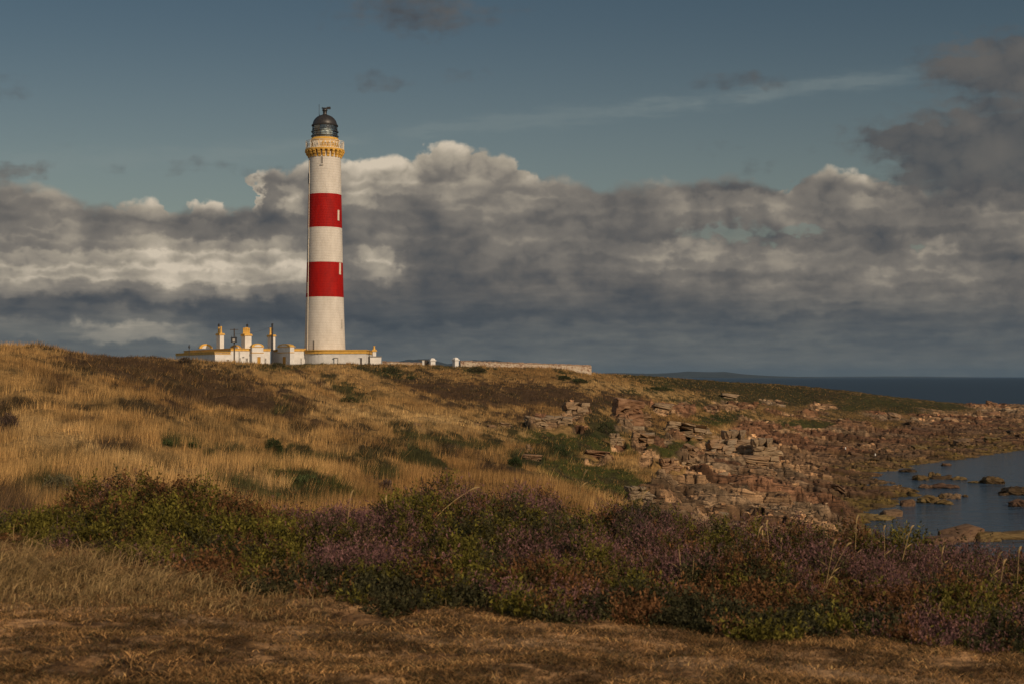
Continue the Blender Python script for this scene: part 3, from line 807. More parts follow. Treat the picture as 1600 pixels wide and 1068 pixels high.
# the tower: coursed stone under paint, courses drawn by a band texture in height
m_tw, nt, b = material('tower_white'); M_tw = m_tw
m_tr, nt2, b2_ = material('tower_red'); M_tr = m_tr
for (mm, n_, bb, lo, hi) in ((m_tw, nt, b, (.49, .445, .39), (.62, .575, .515)), (m_tr, nt2, b2_, (.23, .004, .003), (.36, .007, .004))):
    tco = n_.n.new('ShaderNodeTexCoord').outputs['Object']
    sz = n_.n.new('ShaderNodeSeparateXYZ'); n_.l.new(tco, sz.inputs[0])
    wob = n_.mul(n_.noise(tco, 1.3, 3), .12)
    ph = n_.m('FRACT', n_.mul(n_.add(sz.outputs[2], wob), 1 / .42))
    line = n_.mul(n_.smooth(n_.m('ABSOLUTE', n_.sub(ph, .5)), .36, .5), 1.)
    n1_ = n_.noise(n_.vm('MULTIPLY', tco, (1, 1, .35)), 1.1, 6, .65)
    n2_ = n_.noise(tco, 5., 4, .6)
    f_ = n_.smooth(n_.add(n_.mul(n1_, .65), n_.mul(n2_, .35)), .3, .68)
    colr = n_.mix(f_, lo, hi)
    colr = n_.mulc(colr, n_.mix(n_.mul(line, n_.smooth(n2_, .35, .65, .3, 1.)), (1, 1, 1), (.87, .85, .83)))
    n_.put(bb.inputs['Base Color'], colr); bb.inputs['Roughness'].default_value = .66; bb.inputs['Specular IOR Level'].default_value = .16
    bp = n_.n.new('ShaderNodeBump'); bp.inputs['Strength'].default_value = .6; bp.inputs['Distance'].default_value = .03
    n_.put(bp.inputs['Height'], n_.add(n_.mul(line, -1.), n_.mul(n_.noise(tco, 4., 4), .8))); n_.l.new(bp.outputs[0], bb.inputs['Normal'])

YL = 235.; SL = YL / F
LC = Vector((X(507.6, YL), YL, 13.6))
lh = thing('lighthouse', 'tall round white lighthouse tower with two broad red bands and a black dome', 'lighthouse', LC)


def lzp(py): return Z(py, YL) - LC.z


TP = [(573, 33.4), (556, 32.4), (540, 31.6), (520, 30.9), (495, 30.1), (465, 29.3), (438, 28.6), (411, 28.0), (384, 27.4), (357, 26.8), (331, 26.3), (305, 25.8), (275, 25.3), (247, 25.0), (238, 25.0)]
_ty = [t[0] for t in TP][::-1]; _tr = [t[1] for t in TP][::-1]


def trad(py): return float(np.interp(py, _ty, _tr)) * SL


cuts = [573, 556, 540, 520, 495, 465, 438, 411, 384, 357, 331, 305, 275, 247, 238]
mats_ = [1 if (465 >= a > 411 or 357 >= a > 305) else 0 for a in cuts[:-1]]
mb = MB(); mb.lathe([(trad(c), lzp(c)) for c in cuts], 72, mats_); mb.mi = 0
mb.build('tower_wall', [M_tw, M_tr], lh)


def on_tower(px, py, proud=0.):
    """point of the tower's face seen at this bearing, and its turn"""
    r = trad(py); s_ = max(-.985, min(.985, (px - 507.6) * SL / r))
    a = math.asin(s_)
    return Vector(((r + proud) * math.sin(a), -(r + proud) * math.cos(a), lzp(py))), a


def slit(px, y0, y1, wpx, mat, frame_mat, sill=False):
    p0, a = on_tower(px, y1); p1, _ = on_tower(px, y0)
    e = Vector((math.cos(a), math.sin(a), 0)); n = Vector((math.sin(a), -math.cos(a), 0))
    hw = wpx * SL / 2 / max(.35, math.cos(a))

    def quadbox(mbx, h, lo, hi, in_, out):
        q = []
        for zz, pt in ((lo, p0), (hi, p1)):
            base = p0 + (p1 - p0) * zz
            for sx, d in ((-1, out), (1, out), (1, -in_), (-1, -in_)): q.append(base + e * (h * sx) + n * d)
        mbx.hexa(q)
    m1 = MB(); quadbox(m1, hw, 0, 1, .3, .035); wo = m1.build('window', mat, lh)
    m2 = MB()
    quadbox_f = lambda c, h, lo, hi: None
    t = .06
    for sx in (-1, 1):
        q = []
        for zz in (0, 1):
            base = p0 + (p1 - p0) * zz + e * (sx * (hw + t / 2))
            for s2, d in ((-1, .07), (1, .07), (1, -.25), (-1, -.25)): q.append(base + e * (t / 2 * s2) + n * d)
        m2.hexa(q)
    quadbox(m2, hw + t, 1.0, 1.07, .25, .08); quadbox(m2, hw + t * (2.2 if sill else 1), -.06 if not sill else -.14, 0, .25, .10 if not sill else .22)
    m2.build('frame', frame_mat, wo)


slit(506.6, 248.5, 260, 1.9, M_slit, M_tw, True)
slit(484.4, 273, 288, 2.6, M_slit, M_tw)
slit(530.2, 331, 345.5, 1.4, M_pale, M_pale)
slit(532.6, 413, 429, 1.4, M_pale, M_pale)
slit(482.6, 443, 458, 1.3, M_pale, M_pale)
slit(535.2, 500, 514, 1.6, M_stain, M_tw)
slit(484.2, 361, 374, 1.6, M_stain, M_tw)
slit(494.4, 533, 549, 2.2, M_slit, M_tw)
pts = [on_tower(485.6 - (c - 250) * .006, c, .05)[0] for c in (571, 540, 495, 465, 411, 357, 305, 252)]
mb = MB(); mb.tube(pts, .045, 6); mb.build('lightning_conductor', M_cream, lh)

# gallery on its ring of brackets
mb = MB()
r0 = trad(247)
for k in range(24):
    a = 2 * PI * k / 24 + .07
    e = Vector((math.cos(a), math.sin(a), 0)); n = Vector((-math.sin(a), math.cos(a), 0))
    prof = [(r0 - .1, lzp(248)), (r0 + .12, lzp(247.6)), (r0 + .2, lzp(245)), (r0 + .42, lzp(243)), (r0 + .48, lzp(240.5)), (r0 + .62, lzp(239)), (r0 + .62, lzp(237.2)), (r0 - .1, lzp(237.2))]
    mb.extr([e * r + n * -.2 + Vector((0, 0, z)) for r, z in prof], n * .40)
mb.build('brackets', M_gold, lh)
mb = MB(); mb.lathe([(r0 - .2, lzp(237.4)), (30.2 * SL, lzp(237.4)), (30.8 * SL, lzp(236.4)), (30.8 * SL, lzp(235.2)), (30.0 * SL, lzp(234.6)), (r0 - .2, lzp(234.6))], 64)
mb.build('gallery_floor', M_gold, lh)
mb = MB()
rr = 29.6 * SL; zt, zb_ = lzp(222.2), lzp(234.7); nseg = 44
for k in range(nseg):
    a0 = 2 * PI * k / nseg; a1 = 2 * PI * (k + 1) / nseg; am = (a0 + a1) / 2
    c = lambda a, z: Vector((rr * math.cos(a), rr * math.sin(a), z))
    mb.tube([c(a0, zb_), c(a1, zt - .22)], .020, 4); mb.tube([c(a1, zb_), c(a0, zt - .22)], .020, 4)
    if k % 4 == 0: mb.tube([c(a0, zb_ - .02), c(a0, zt + .02)], .045, 6)
    mb.tube([c(a0, (zb_ + zt - .22) / 2), c(a1, (zb_ + zt - .22) / 2)], .018, 4)
for z in (zt, zt - .22, zb_ + .08): mb.ring(rr - .03, rr + .03, z - .03, z + .03, 64)
mb.build('gallery_railing', M_cream, lh)
mb = MB(); mb.lathe([(21.6 * SL, lzp(234.7)), (21.6 * SL, lzp(221.4)), (22.6 * SL, lzp(221)), (23.0 * SL, lzp(219.6)), (22.2 * SL, lzp(218.8)), (21.4 * SL, lzp(218.4)), (20.4 * SL, lzp(216.4)), (18 * SL, lzp(216.4))], 56)
drum = mb.build('lantern_base', M_gold, lh)
for k in range(9):
    mb = MB()
    a = -PI / 2 + R(-62 + k * 18)
    e = Vector((math.cos(a), math.sin(a), 0)); n = Vector((-math.sin(a), math.cos(a), 0))
    c = e * 21.6 * SL
    mb.extr([c + n * (.16 * math.cos(q)) + Vector((0, 0, lzp(224.8) + .16 * math.sin(q))) for q in np.linspace(0, 2 * PI, 11)[:-1]], e * .05)
    mb.build('vent_cover', M_cream, drum)
a = -PI / 2 + R(-32)
e = Vector((math.cos(a), math.sin(a), 0)); n = Vector((-math.sin(a), math.cos(a), 0)); c = e * 21.5 * SL
mb = MB(); mb.hexa([c + n * s_ * .5 + e * d + Vector((0, 0, z)) for z in (lzp(234.6), lzp(223)) for s_, d in ((-1, .10), (1, .10), (1, -.2), (-1, -.2))])
mb.build('door', M_cream, drum)

# lantern
m_gl, nt, b = material('lantern_glass')
nt.n.remove(b)
tr_ = nt.n.new('ShaderNodeBsdfTransparent'); tr_.inputs[0].default_value = (.88, .92, .92, 1)
gl_ = nt.n.new('ShaderNodeBsdfGlossy'); gl_.inputs['Roughness'].default_value = .05
fr_ = nt.n.new('ShaderNodeFresnel'); fr_.inputs[0].default_value = 1.5
mx_ = nt.n.new('ShaderNodeMixShader'); nt.l.new(nt.mad(fr_.outputs[0], .8, .12), mx_.inputs[0]); nt.l.new(tr_.outputs[0], mx_.inputs[1]); nt.l.new(gl_.outputs[0], mx_.inputs[2])
nt.l.new(mx_.outputs[0], nt.n['Material Output'].inputs[0])
rl = 19.4 * SL; zl0, zl1 = lzp(217), lzp(196.6)
mb = MB(); mb.lathe([(rl - .04, zl0), (rl - .04, zl1)], 40, caps=False); mb.build('lantern_glazing', m_gl, lh, False)
mb = MB(); nb = 16
c = lambda a, z: Vector((rl * math.cos(a), rl * math.sin(a), z))
for k in range(nb):
    for lv in range(3):
        za = zl0 + (zl1 - zl0) * lv / 3; zc = zl0 + (zl1 - zl0) * (lv + 1) / 3
        a0 = 2 * PI * (k + .5 * lv) / nb
        mb.tube([c(a0, za), c(a0 + PI / nb, zc)], .019, 4); mb.tube([c(a0, za), c(a0 - PI / nb, zc)], .019, 4)
for q in (1 / 3, 2 / 3): mb.ring(rl - .04, rl + .04, zl0 + (zl1 - zl0) * q - .03, zl0 + (zl1 - zl0) * q + .03, 48)
mb.build('lantern_lattice', M_dark, lh)
mb = MB()
for py, r_ in ((213.6, 21.0), (206.6, 20.8)):
    mb.ring(r_ * SL - .05, r_ * SL + .05, lzp(py) - .055, lzp(py) + .055, 48)
    for k in range(10):
        a0 = 2 * PI * k / 10 + .2; e = Vector((math.cos(a0), math.sin(a0), 0))
        mb.tube([e * rl + Vector((0, 0, lzp(py))), e * r_ * SL + Vector((0, 0, lzp(py)))], .03, 4)
mb.ring(rl - .15, 20.6 * SL, lzp(218.6), lzp(216.6), 48)
mb.build('cleaning_rails', M_dark, lh)
# optic and the ochre blind
m_op = paint('optic_glass', (.66, .70, .66), .15, 2., .1, 0, spec=.8)
mb = MB()
mb.lathe([(.7, zl0 + .1), (.78, zl0 + .4), (1.05, zl0 + .5), (1.2, zl0 + .75), (1.26, zl0 + 1.05), (1.2, zl0 + 1.35), (1.0, zl0 + 1.62), (.62, zl0 + 1.8), (.2, zl0 + 1.9)], 24)
mb.build('optic', m_op, lh)
mb = MB(); ar = np.linspace(R(-90 - 58), R(-90 - 20), 9)
for i in range(8):
    q = []
    for z in (zl0 + .05, zl1 - .05):
        for aa, rq in ((ar[i], rl - .16), (ar[i + 1], rl - .16), (ar[i + 1], rl - .22), (ar[i], rl - .22)): q.append((rq * math.cos(aa), rq * math.sin(aa), z))
    mb.hexa(q)
mb.build('blind', M_gold, lh)
# dome, ball and vane
dp = [(20.6, 197.6), (20.8, 196.6), (20.2, 195.6), (19.0, 195.0), (18.7, 193), (17.9, 190.5), (16.5, 188), (14.4, 185.4), (11.6, 183.0), (8.2, 181.2), (5.2, 180.2), (3.4, 179.2), (2.9, 177.8), (2.8, 176.4)]
mb = MB(); mb.lathe([(r * SL, lzp(y)) for r, y in dp], 56); dome = mb.build('dome', M_dome, lh)
mb = MB(); mb.lathe([(2.6, 176.8), (3.3, 176.2), (3.3, 175.2), (2.9, 174.8), (3.8, 173.8), (4.2, 172.4), (3.8, 171.0), (2.9, 170.2), (1.2, 169.9)] and [(r * SL, lzp(y)) for r, y in [(2.6, 176.8), (3.3, 176.2), (3.3, 175.2), (2.9, 174.8), (3.8, 173.8), (4.2, 172.4), (3.8, 171.0), (2.9, 170.2), (1.2, 169.9)]], 28)
mb.build('ventilator', M_dark, dome)
mb = MB(); zv = lzp(169.2)
mb.tube([(0, 0, lzp(170.5)), (0, 0, lzp(168.6))], .06, 6)
mb.tube([(-4.6 * SL, 0, zv), (5 * SL, 0, zv)], .09, 6)
mb.extr([(2.6 * SL, -.05, lzp(167.6)), (8.4 * SL, -.05, lzp(167.0)), (9.4 * SL, -.05, lzp(169.2)), (8.4 * SL, -.05, lzp(171.2)), (2.6 * SL, -.05, lzp(170.8))], (0, .1, 0))
mb.extr([(-5.4 * SL, -.04, zv), (-3.2 * SL, -.04, zv + .17), (-3.2 * SL, -.04, zv - .17)], (0, .08, 0))
mb.build('weather_vane', M_dark, dome)
mb = MB(); mb.tube([(-8.2 * SL, -.6, lzp(183)), (-8.2 * SL, -.6, lzp(164.5))], .035, 5); mb.box(-8.2 * SL - .03, -8.2 * SL + .03, -.6, 0, lzp(180.4), lzp(180)); mb.build('lightning_rod', M_dark, dome)


# ------------------------------------------------------------------ houses at its foot
class House:
    """a house set by its nearest corner; a runs along the front, b along the side going back"""
    def __init__(s, name, label, px, Y, th, zb, group=None, cat='house'):
        s.X0, s.Y0, s.th, s.zb = X(px, Y), Y, th, zb
        s.root = thing(name, label, cat, (s.X0, Y, zb), th, group)

    def a(s, px, b=0.):
        u = (px - 800) / F; c, n = math.cos(s.th), math.sin(s.th)
        return (u * (s.Y0 + b * c) - s.X0 + b * n) / (c - u * n)

    def b(s, px, a=0.):
        u = (px - 800) / F; c, n = math.cos(s.th), math.sin(s.th)
        return (s.X0 + a * c - u * (s.Y0 + a * n)) / (n + u * c)

    def z(s, py, a=0., b=0.):
        return Z(py, s.Y0 + a * math.sin(s.th) + b * math.cos(s.th)) - s.zb

    def block(s, name, a0, a1, b0, b1, z0, z1, mat, parent=None):
        m_ = MB(); m_.box(a0, a1, b0, b1, z0, z1); return m_.build(name, mat, parent or s.root)

    def parapet(s, a0, a1, b0, b1, z0, z1, mat=None, o=.10):
        """a flat roof slab with a painted upstand and a thin drip course"""
        m_ = MB()
        m_.box(a0 - o, a1 + o, b0 - o, b1 + o, z0, z0 + .12)
        m_.box(a0 - o * .3, a1 + o * .3, b0 - o * .3, b1 + o * .3, z0 + .12, z1 - .1)
        m_.box(a0 - o * 1.2, a1 + o * 1.2, b0 - o * 1.2, b1 + o * 1.2, z1 - .1, z1)
        return m_.build('parapet', mat or M_gold, s.root)

    def window(s, face, p0, p1, z0, z1, at, mat=None, name='window', frame=None):
        """face 'f': front (p along a, at = b); 'l': left side (p along b, at = a)"""
        def bx(m_, q0, q1, c0, c1, d0, d1):
            if face == 'f': m_.box(q0, q1, at - d1, at - d0, c0, c1)
            else: m_.box(at - d1, at - d0, q0, q1, c0, c1)
        m1 = MB(); bx(m1, p0, p1, z0, z1, -.05, .02); w_ = m1.build(name, mat or M_slit, s.root)
        m2 = MB(); t = .07
        bx(m2, p0 - t, p0, z0 - t, z1 + t, -.02, .06); bx(m2, p1, p1 + t, z0 - t, z1 + t, -.02, .06)
        bx(m2, p0, p1, z1, z1 + t, -.02, .06); bx(m2, p0 - .06, p1 + .06, z0 - t * 1.6, z0, -.02, .12)
        if name == 'window': bx(m2, (p0 + p1) / 2 - .025, (p0 + p1) / 2 + .025, z0, z1, .0, .04); bx(m2, p0, p1, (z0 + z1) / 2 - .03, (z0 + z1) / 2 + .03, .0, .045)
        m2.build('frame', frame or M_white, w_)
        return w_

    def pediment(s, face, p0, p1, z0, z1, at, mat_rim=None, depth=.5, n=12):
        hw = (p1 - p0) / 2; c = (p0 + p1) / 2
        def arc(k, lift):
            return [(c + hw * k * math.cos(t), z0 + lift + (z1 - z0) * k * math.sin(t)) for t in np.linspace(0, PI, n)]
        def mk(k, lift, out, dp):
            if face == 'f': return [(x_, at - out, z_) for x_, z_ in arc(k, lift)], (0, dp, 0)
            return [(at - out, x_, z_) for x_, z_ in arc(k, lift)], (dp, 0, 0)
        m_ = MB(); p_, d_ = mk(1., 0, .06, depth + .06); m_.extr(p_, d_)
        o = m_.build('pediment', mat_rim or M_gold, s.root)
        m_ = MB(); p_, d_ = mk(.62, .0, .11, .05); m_.extr(p_, d_); m_.build('panel', M_white, o)
        return o

    def chimney(s, a0, a1, b0, b1, z0, z1, pots, cowl=None):
        m_ = MB(); m_.box(a0, a1, b0, b1, z0, z1); ch = m_.build('chimney', M_white, s.root, bevel=.015)
        m_ = MB(); m_.box(a0 - .14, a1 + .14, b0 - .14, b1 + .14, z1, z1 + .12); m_.box(a0 - .08, a1 + .08, b0 - .08, b1 + .08, z1 + .12, z1 + .30); m_.build('cornice', M_gold, ch)
        for i, (pa, pb, ph) in enumerate(pots):
            m_ = MB(); zc = z1 + .3
            m_.lathe([(.22, 0), (.21, .12), (.17, .2), (.14, ph * .85), (.17, ph * .88), (.17, ph)], 10)
            po = m_.build('chimney_pot', M_gold, ch); po.location = (pa, pb, zc)
            if i == cowl:
                m_ = MB(); m_.lathe([(.10, ph - .05), (.10, ph + .12), (.17, ph + .16), (.19, ph + .42), (.10, ph + .52), (.04, ph + .6)], 10); q = m_.build('cowl', M_dark, ch); q.location = (pa, pb, zc)
        return ch


TH = R(30)
h1 = House('keepers_house', 'white flat-roofed house with ochre parapets and three tall chimneys beside the lighthouse', 361, 227.5, TH, 13.2)
aA = h1.a(336); bA = h1.b(275, aA); bB = h1.b(288)
aB = h1.a(422)
zA = h1.z(549); zB = h1.z(543.6)
h1.block('lean_to', aA, -.003, .02, bA, 0, zA - .02, M_white)
h1.block('wall', 0, aB, 0, bB, 0, zB - .02, M_white)
h1.parapet(aA, -.15, .05, bA, h1.z(553), zA)
h1.parapet(0, aB, 0, bB, h1.z(547.6), zB)
pa0, pa1 = h1.a(394, -.9), h1.a(411.5, -.9)
h1.block('porch', pa0, pa1, -.9, -.003, 0, h1.z(541.6), M_white)
m_ = MB(); m_.box(pa0 - .08, pa1 + .08, -.98, -.01, h1.z(551), h1.z(550)); m_.box(pa0 - .1, pa1 + .1, -1.0, .2, h1.z(541.9), h1.z(540.9)); m_.build('cornice', M_gold, h1.root)
h1.pediment('f', pa0 - .05, pa1 + .05, h1.z(540.9), h1.z(536), -.9, None, .8)
h1.window('f', h1.a(401.8, -.9), h1.a(407, -.9), h1.z(570), h1.z(556.8), -.9, M_door_shade, 'door')
for p0, p1, y0, y1 in ((373.2, 375.6, 569, 558.5), (384, 387, 570, 559), (413.4, 415.8, 569, 559)):
    h1.window('f', h1.a(p0), h1.a(p1), h1.z(y0), h1.z(y1), 0)
h1.window('f', h1.a(354, .02), h1.a(357.6, .02), h1.z(568), h1.z(561.2), .02)
m_ = MB(); m_.box(h1.a(380) - .12, h1.a(380) + .12, -.16, 0, h1.z(558), h1.z(556.6)); m_.build('wall_lamp', M_grey, h1.root)
m_ = MB(); m_.tube([(h1.a(373.6), -.06, .4), (h1.a(373.6), -.06, zB - .5)], .05, 6); m_.build('drainpipe', M_grey, h1.root)
# low pediments on the roof line
bq = bB * .55
h1.pediment('f', h1.a(311.5, bq), h1.a(332, bq), h1.z(544.2, 0, bq), h1.z(536.8, 0, bq), bq, None, .6)
bq2 = bB * .45
h1.pediment('f', h1.a(361, bq2), h1.a(377, bq2), h1.z(544.2, 0, bq2), h1.z(538, 0, bq2), bq2, M_door_shade, .6)  # rim in the darker door ochre: its shade put into the paint
def stack(px0, px1, px2, b0, ytop, pots, cowl):
    """front-left corner px1, front to px2, left side back to px0"""
    a0 = h1.a(px1, b0); a1 = h1.a(px2, b0); b1 = b0 + h1_side(a0, b0, px0)
    h1.chimney(a0, a1, b0, b1, h1.z(546, a0, b0), h1.z(ytop, a0, b0), [(a0 + (a1 - a0) * f, b0 + (b1 - b0) * g, hh) for f, g, hh in pots], cowl)
def h1_side(a0, b0, px):
    return h1.b(px, a0) - b0
stack(338, 343.6, 350, bB * .34, 523.4, [(.4, .75, 1.05), (.5, .25, 1.15)], 0)
stack(377, 382.8, 393, bB * .22, 524.4, [(.12, .55, 1.0), (.38, .5, 1.1), (.64, .5, 1.1), (.9, .5, 1.0)], 2)
stack(418, 425, 430.2, bB * .12, 525.6, [(.25, .55, 1.15)], None)

h2 = House('keepers_house', 'white house end with a shaded porch, joined to the curved wall under the lighthouse', 454, 229.5, TH, 13.2)
bC = h2.b(427); aC = h2.a(477)
h2.block('wall', 0, aC, 0, bC, 0, h2.z(545), M_white)
h2.parapet(0, aC, 0, bC, h2.z(548), h2.z(544))
pb1 = h2.b(434, -.7); pb0 = h2.b(453.2, -.7)
h2.block('porch', -.7, -.003, pb0, pb1, 0, h2.z(541.6), M_white)
m_ = MB(); m_.box(-.78, -.01, pb0 - .08, pb1 + .08, h2.z(551), h2.z(550)); m_.box(-.8, .2, pb0 - .1, pb1 + .1, h2.z(542), h2.z(541)); m_.build('cornice', M_gold, h2.root)
h2.pediment('l', pb0 - .05, pb1 + .05, h2.z(541), h2.z(536.8), -.7, None, .7)
h2.window('l', h2.b(447, -.7), h2.b(442, -.7), h2.z(569), h2.z(556.8), -.7, M_door_shade, 'door')
h2.window('f', h2.a(456.2), h2.a(458.6), h2.z(569), h2.z(559), 0)
h2.window('f', h2.a(469.6), h2.a(471.2), h2.z(569), h2.z(559), 0)

# curved service building under the tower
an = thing('service_building', 'low curved white building with an ochre parapet round the foot of the lighthouse', 'building', (X(522, 229), 229, 13.2))
Ya = 229.; ax = an.location.x
def ann(o):
    lx0 = X(472.5, 234) - ax; rx = X(573, Ya) - ax
    pts = [(rx + o, -1.2 - o), (rx + o, 10 + o), (lx0 - o, 10 + o)]
    for t in np.linspace(0, PI / 2, 12):
        pts.append((lx0 - o + (4.9) * (1 - math.cos(t)), 5.2 - (5.9 + o) * math.sin(t)))
    return pts
za = lambda py: Z(py, 228.6) - 13.2
mb = MB(); mb.prism(ann(0), 0, za(550.8)); mb.build('wall', M_white, an)
mb = MB(); mb.prism(ann(.12), za(552), za(551.2)); mb.prism(ann(.05), za(551.2), za(547.2)); mb.prism(ann(.16), za(547.2), za(546)); mb.build('parapet', M_gold, an)
for p0, p1, y0, y1, nm, mt in ((522.5, 527.6, 570, 559, 'door', M_white), (563, 565.8, 569, 558.8, 'window', M_slit)):
    yq = -.98 - .22 * ((p0 - 505) / 68.)
    x0_, x1_ = X(p0, 228) - ax, X(p1, 228) - ax
    mb = MB(); mb.box(x0_, x1_, yq - .0, yq + .4, za(y0), za(y1)); w_ = mb.build(nm, mt, an)
    mb = MB(); mb.box(x0_ - .1, x1_ + .1, yq - .12, yq + .3, za(y1), za(y1) + .12); mb.box(x1_, x1_ + .1, yq - .08, yq + .3, za(y0), za(y1)); mb.build('frame', M_stain if nm == 'door' else M_white, w_)

# small outhouse to the east
h3 = House('outhouse', 'small white outhouse with one stubby chimney at the end of the curved wall', 578.4, 231, R(14), 13.2, cat='outhouse')
b3_ = h3.b(574.2); a3_ = h3.a(595.8)
h3.block('wall', 0, a3_, 0, max(1.2, b3_), 0, h3.z(557.4), M_white)
h3.block('roof', -.08, a3_ + .08, -.08, max(1.2, b3_) + .08, h3.z(557.4), h3.z(556), M_grey)
c0, c1 = h3.a(582.2, .5), h3.a(587.6, .5)
h3.chimney(c0, c1, .4, 1.0, h3.z(556.2), h3.z(548.6), [((c0 + c1) / 2, .7, .62)], None)

# ------------------------------------------------------------------ walls, gate, poles
m_wl, nt, b = material('rubble_wall')
tco = nt.n.new('ShaderNodeTexCoord').outputs['Object']
vo = nt.n.new('ShaderNodeTexVoronoi'); nt.put(vo.inputs['Vector'], nt.vm('MULTIPLY', tco, (1, 1, 1.7))); vo.inputs['Scale'].default_value = 2.6
n1_ = nt.noise(tco, .9, 5, .6); n2_ = nt.noise(tco, 3.5, 5, .65)
stone = nt.mix(nt.smooth(vo.outputs['Color'], .2, .8), (.20, .115, .075), (.36, .26, .18))
lime = nt.smooth(nt.add(nt.mul(n1_, .4), nt.mul(n2_, .6)), .44, .56)
nt.put(b.inputs['Base Color'], nt.mix(lime, stone, (.44, .36, .27))); b.inputs['Roughness'].default_value = .9
bp = nt.n.new('ShaderNodeBump'); bp.inputs['Strength'].default_value = .8; bp.inputs['Distance'].default_value = .08
nt.put(bp.inputs['Height'], nt.add(vo.outputs['Distance'], n2_)); nt.l.new(bp.outputs[0], b.inputs['Normal'])
M_cope = paint('coping_stone', (.27, .185, .13), .9, 2., .35, .3)


def garden_wall(name, label, p0, y0, Y0, p1, y1, Y1, hgt, th=.45, cope=.18):
    A = Vector((X(p0, Y0), Y0, Z(y0, Y0))); B = Vector((X(p1, Y1), Y1, Z(y1, Y1)))
    t = thing(name, label, 'wall', (A.x, A.y, 0))
    d = (B - A); L_ = Vector((d.x, d.y)).length; n_ = 24
    u = Vector((d.x / L_, d.y / L_, 0)); v = Vector((-u.y, u.x, 0))
    mb = MB(); O = Vector((A.x, A.y, 0))
    co = []
    ring = []
    for i in range(n_ + 1):
        f = i / n_; q = A + d * f - O; zt_ = q.z - cope; q.z = 0
        j = (vnoise(np.array([f * 9.]), np.array([.5]), 5)[0] - .5) * .06
        ring.append([mb.bm.verts.new(q + v * s_ * (th / 2) + Vector((0, 0, z_ + (j if z_ == zt_ else 0)))) for s_, z_ in ((-1, zt_ - hgt), (1, zt_ - hgt), (1, zt_), (-1, zt_))])
    for r1_, r2_ in zip(ring, ring[1:]):
        for k in range(4): mb._f([r1_[k], r1_[(k + 1) % 4], r2_[(k + 1) % 4], r2_[k]])
    mb._f(ring[0]); mb._f(ring[-1][::-1]); mb.build('wall_body', m_wl, t)
    if cope > .02:
        mb = MB(); s_ = 0.
        while s_ < L_ - .2:
            w_ = min(random.uniform(.3, .62), L_ - s_); f = (s_ + w_ / 2) / L_; q = A + d * f - O
            hh = cope * random.uniform(.75, 1.3); o_ = random.uniform(.03, .09); tl = random.uniform(-.03, .03)
            pts_ = [q + u * (a_ * w_ * .49) + v * (c_ * (th / 2 + o_)) + Vector((0, 0, -cope - .01 + (hh if e_ else 0) + tl * a_ * e_)) for e_ in (0, 1) for a_, c_ in ((-1, -1), (1, -1), (1, 1), (-1, 1))]
            mb.hexa(pts_); s_ += w_ + .01
        mb.build('coping', M_cope, t, bevel=.03)
    return t


garden_wall('garden_wall', 'long rubble garden wall with flaking whitewash and brown coping stones', 719, 562.6, 238.5, 923.5, 569.8, 246, 2.2)
garden_wall('garden_wall', 'low pale wall top between the white outhouse and the gate pillars', 597, 563.6, 240, 661, 566.0, 241, 1.8, .4, .12)


def pillar(label, px, Y, ytop, ybot, wpx, th, group='gate pillars'):
    t = thing('gate_pillar', label, 'gate pillar', (X(px, Y), Y, Z(ybot, Y) - 1.2), th, group)
    zt_ = Z(ytop, Y) - (Z(ybot, Y) - 1.2); w_ = wpx * Y / F / (abs(math.cos(th)) + abs(math.sin(th))) * .88
    h_ = w_ / 2
    mb = MB(); mb.box(-h_, h_, -h_, h_, 0, zt_ - .5); mb.build('shaft', M_white, t, bevel=.02)
    mb = MB(); k = h_ + .12
    mb.box(-k, k, -k, k, zt_ - .5, zt_ - .34)
    top_ = [(h_ * 1.0, zt_ - .34), (h_ * .95, zt_ - .22), (h_ * .7, zt_ - .07), (h_ * .3, zt_)]
    lo = None
    for r_, z_ in top_:
        vs = [mb.bm.verts.new((sx * r_, sy * r_, z_)) for sx, sy in ((-1, -1), (1, -1), (1, 1), (-1, 1))]
        if lo:
            for i in range(4): mb._f([lo[i], lo[(i + 1) % 4], vs[(i + 1) % 4], vs[i]])
        lo = vs
    mb._f(lo); mb.build('cap', M_white, t)


pillar('white gate pillar with a worn face, next to the dark gate', 675.6, 239, 559, 572, 11.0, R(20))
pillar('white gate pillar standing at the end of the long rubble wall', 711.8, 238, 558, 574, 11.4, R(38))
t = thing('gate', 'dark timber gate between a white post and a gate pillar', 'gate', (X(666, 239.5), 239.5, 13.2))
mb = MB(); gx0, gx1 = -4.6 * .1078, 4.2 * .1078; gz = Z(562.2, 239.5) - 13.2
for k in range(6): mb.box(gx0 + k * .155, gx0 + k * .155 + .145, -.03, .03, .5, gz - .02 * (k % 2))
mb.build('boards', M_timber, t)
mb = MB(); mb.box(gx0 - .8, gx1, .04, .10, gz - .12, gz + .02); mb.box(gx0, gx1, .04, .10, .7, .85); mb.build('rails', M_timber, t)
t = thing('gate_post', 'short square white post on the near side of the dark gate', 'post', (X(661.4, 239), 239, 13.0))
mb = MB(); w_ = .17; mb.box(-w_, w_, -w_, w_, 0, Z(563.4, 239) - 13.0); mb.build('shaft', M_white, t, bevel=.02)
mb = MB(); mb.box(-w_ - .04, w_ + .04, -w_ - .04, w_ + .04, Z(563.4, 239) - 13.0, Z(563., 239) - 12.95); mb.build('cap', M_cream, t)


def pole(label, px, Y, ytop, r, mat, name='utility_pole', group='utility poles'):
    g = lz(X(px, Y), Y)
    t = thing(name, label, 'pole', (X(px, Y), Y, g - .6), 0, group)
    mb = MB(); zt_ = Z(ytop, Y) - g + .6
    mb.tube([(0, 0, 0), (0, 0, zt_ * .5), (0, 0, zt_)], [r * 1.15, r, r * .85], 10); mb.build('shaft', mat, t)
    return t, zt_, g - .6


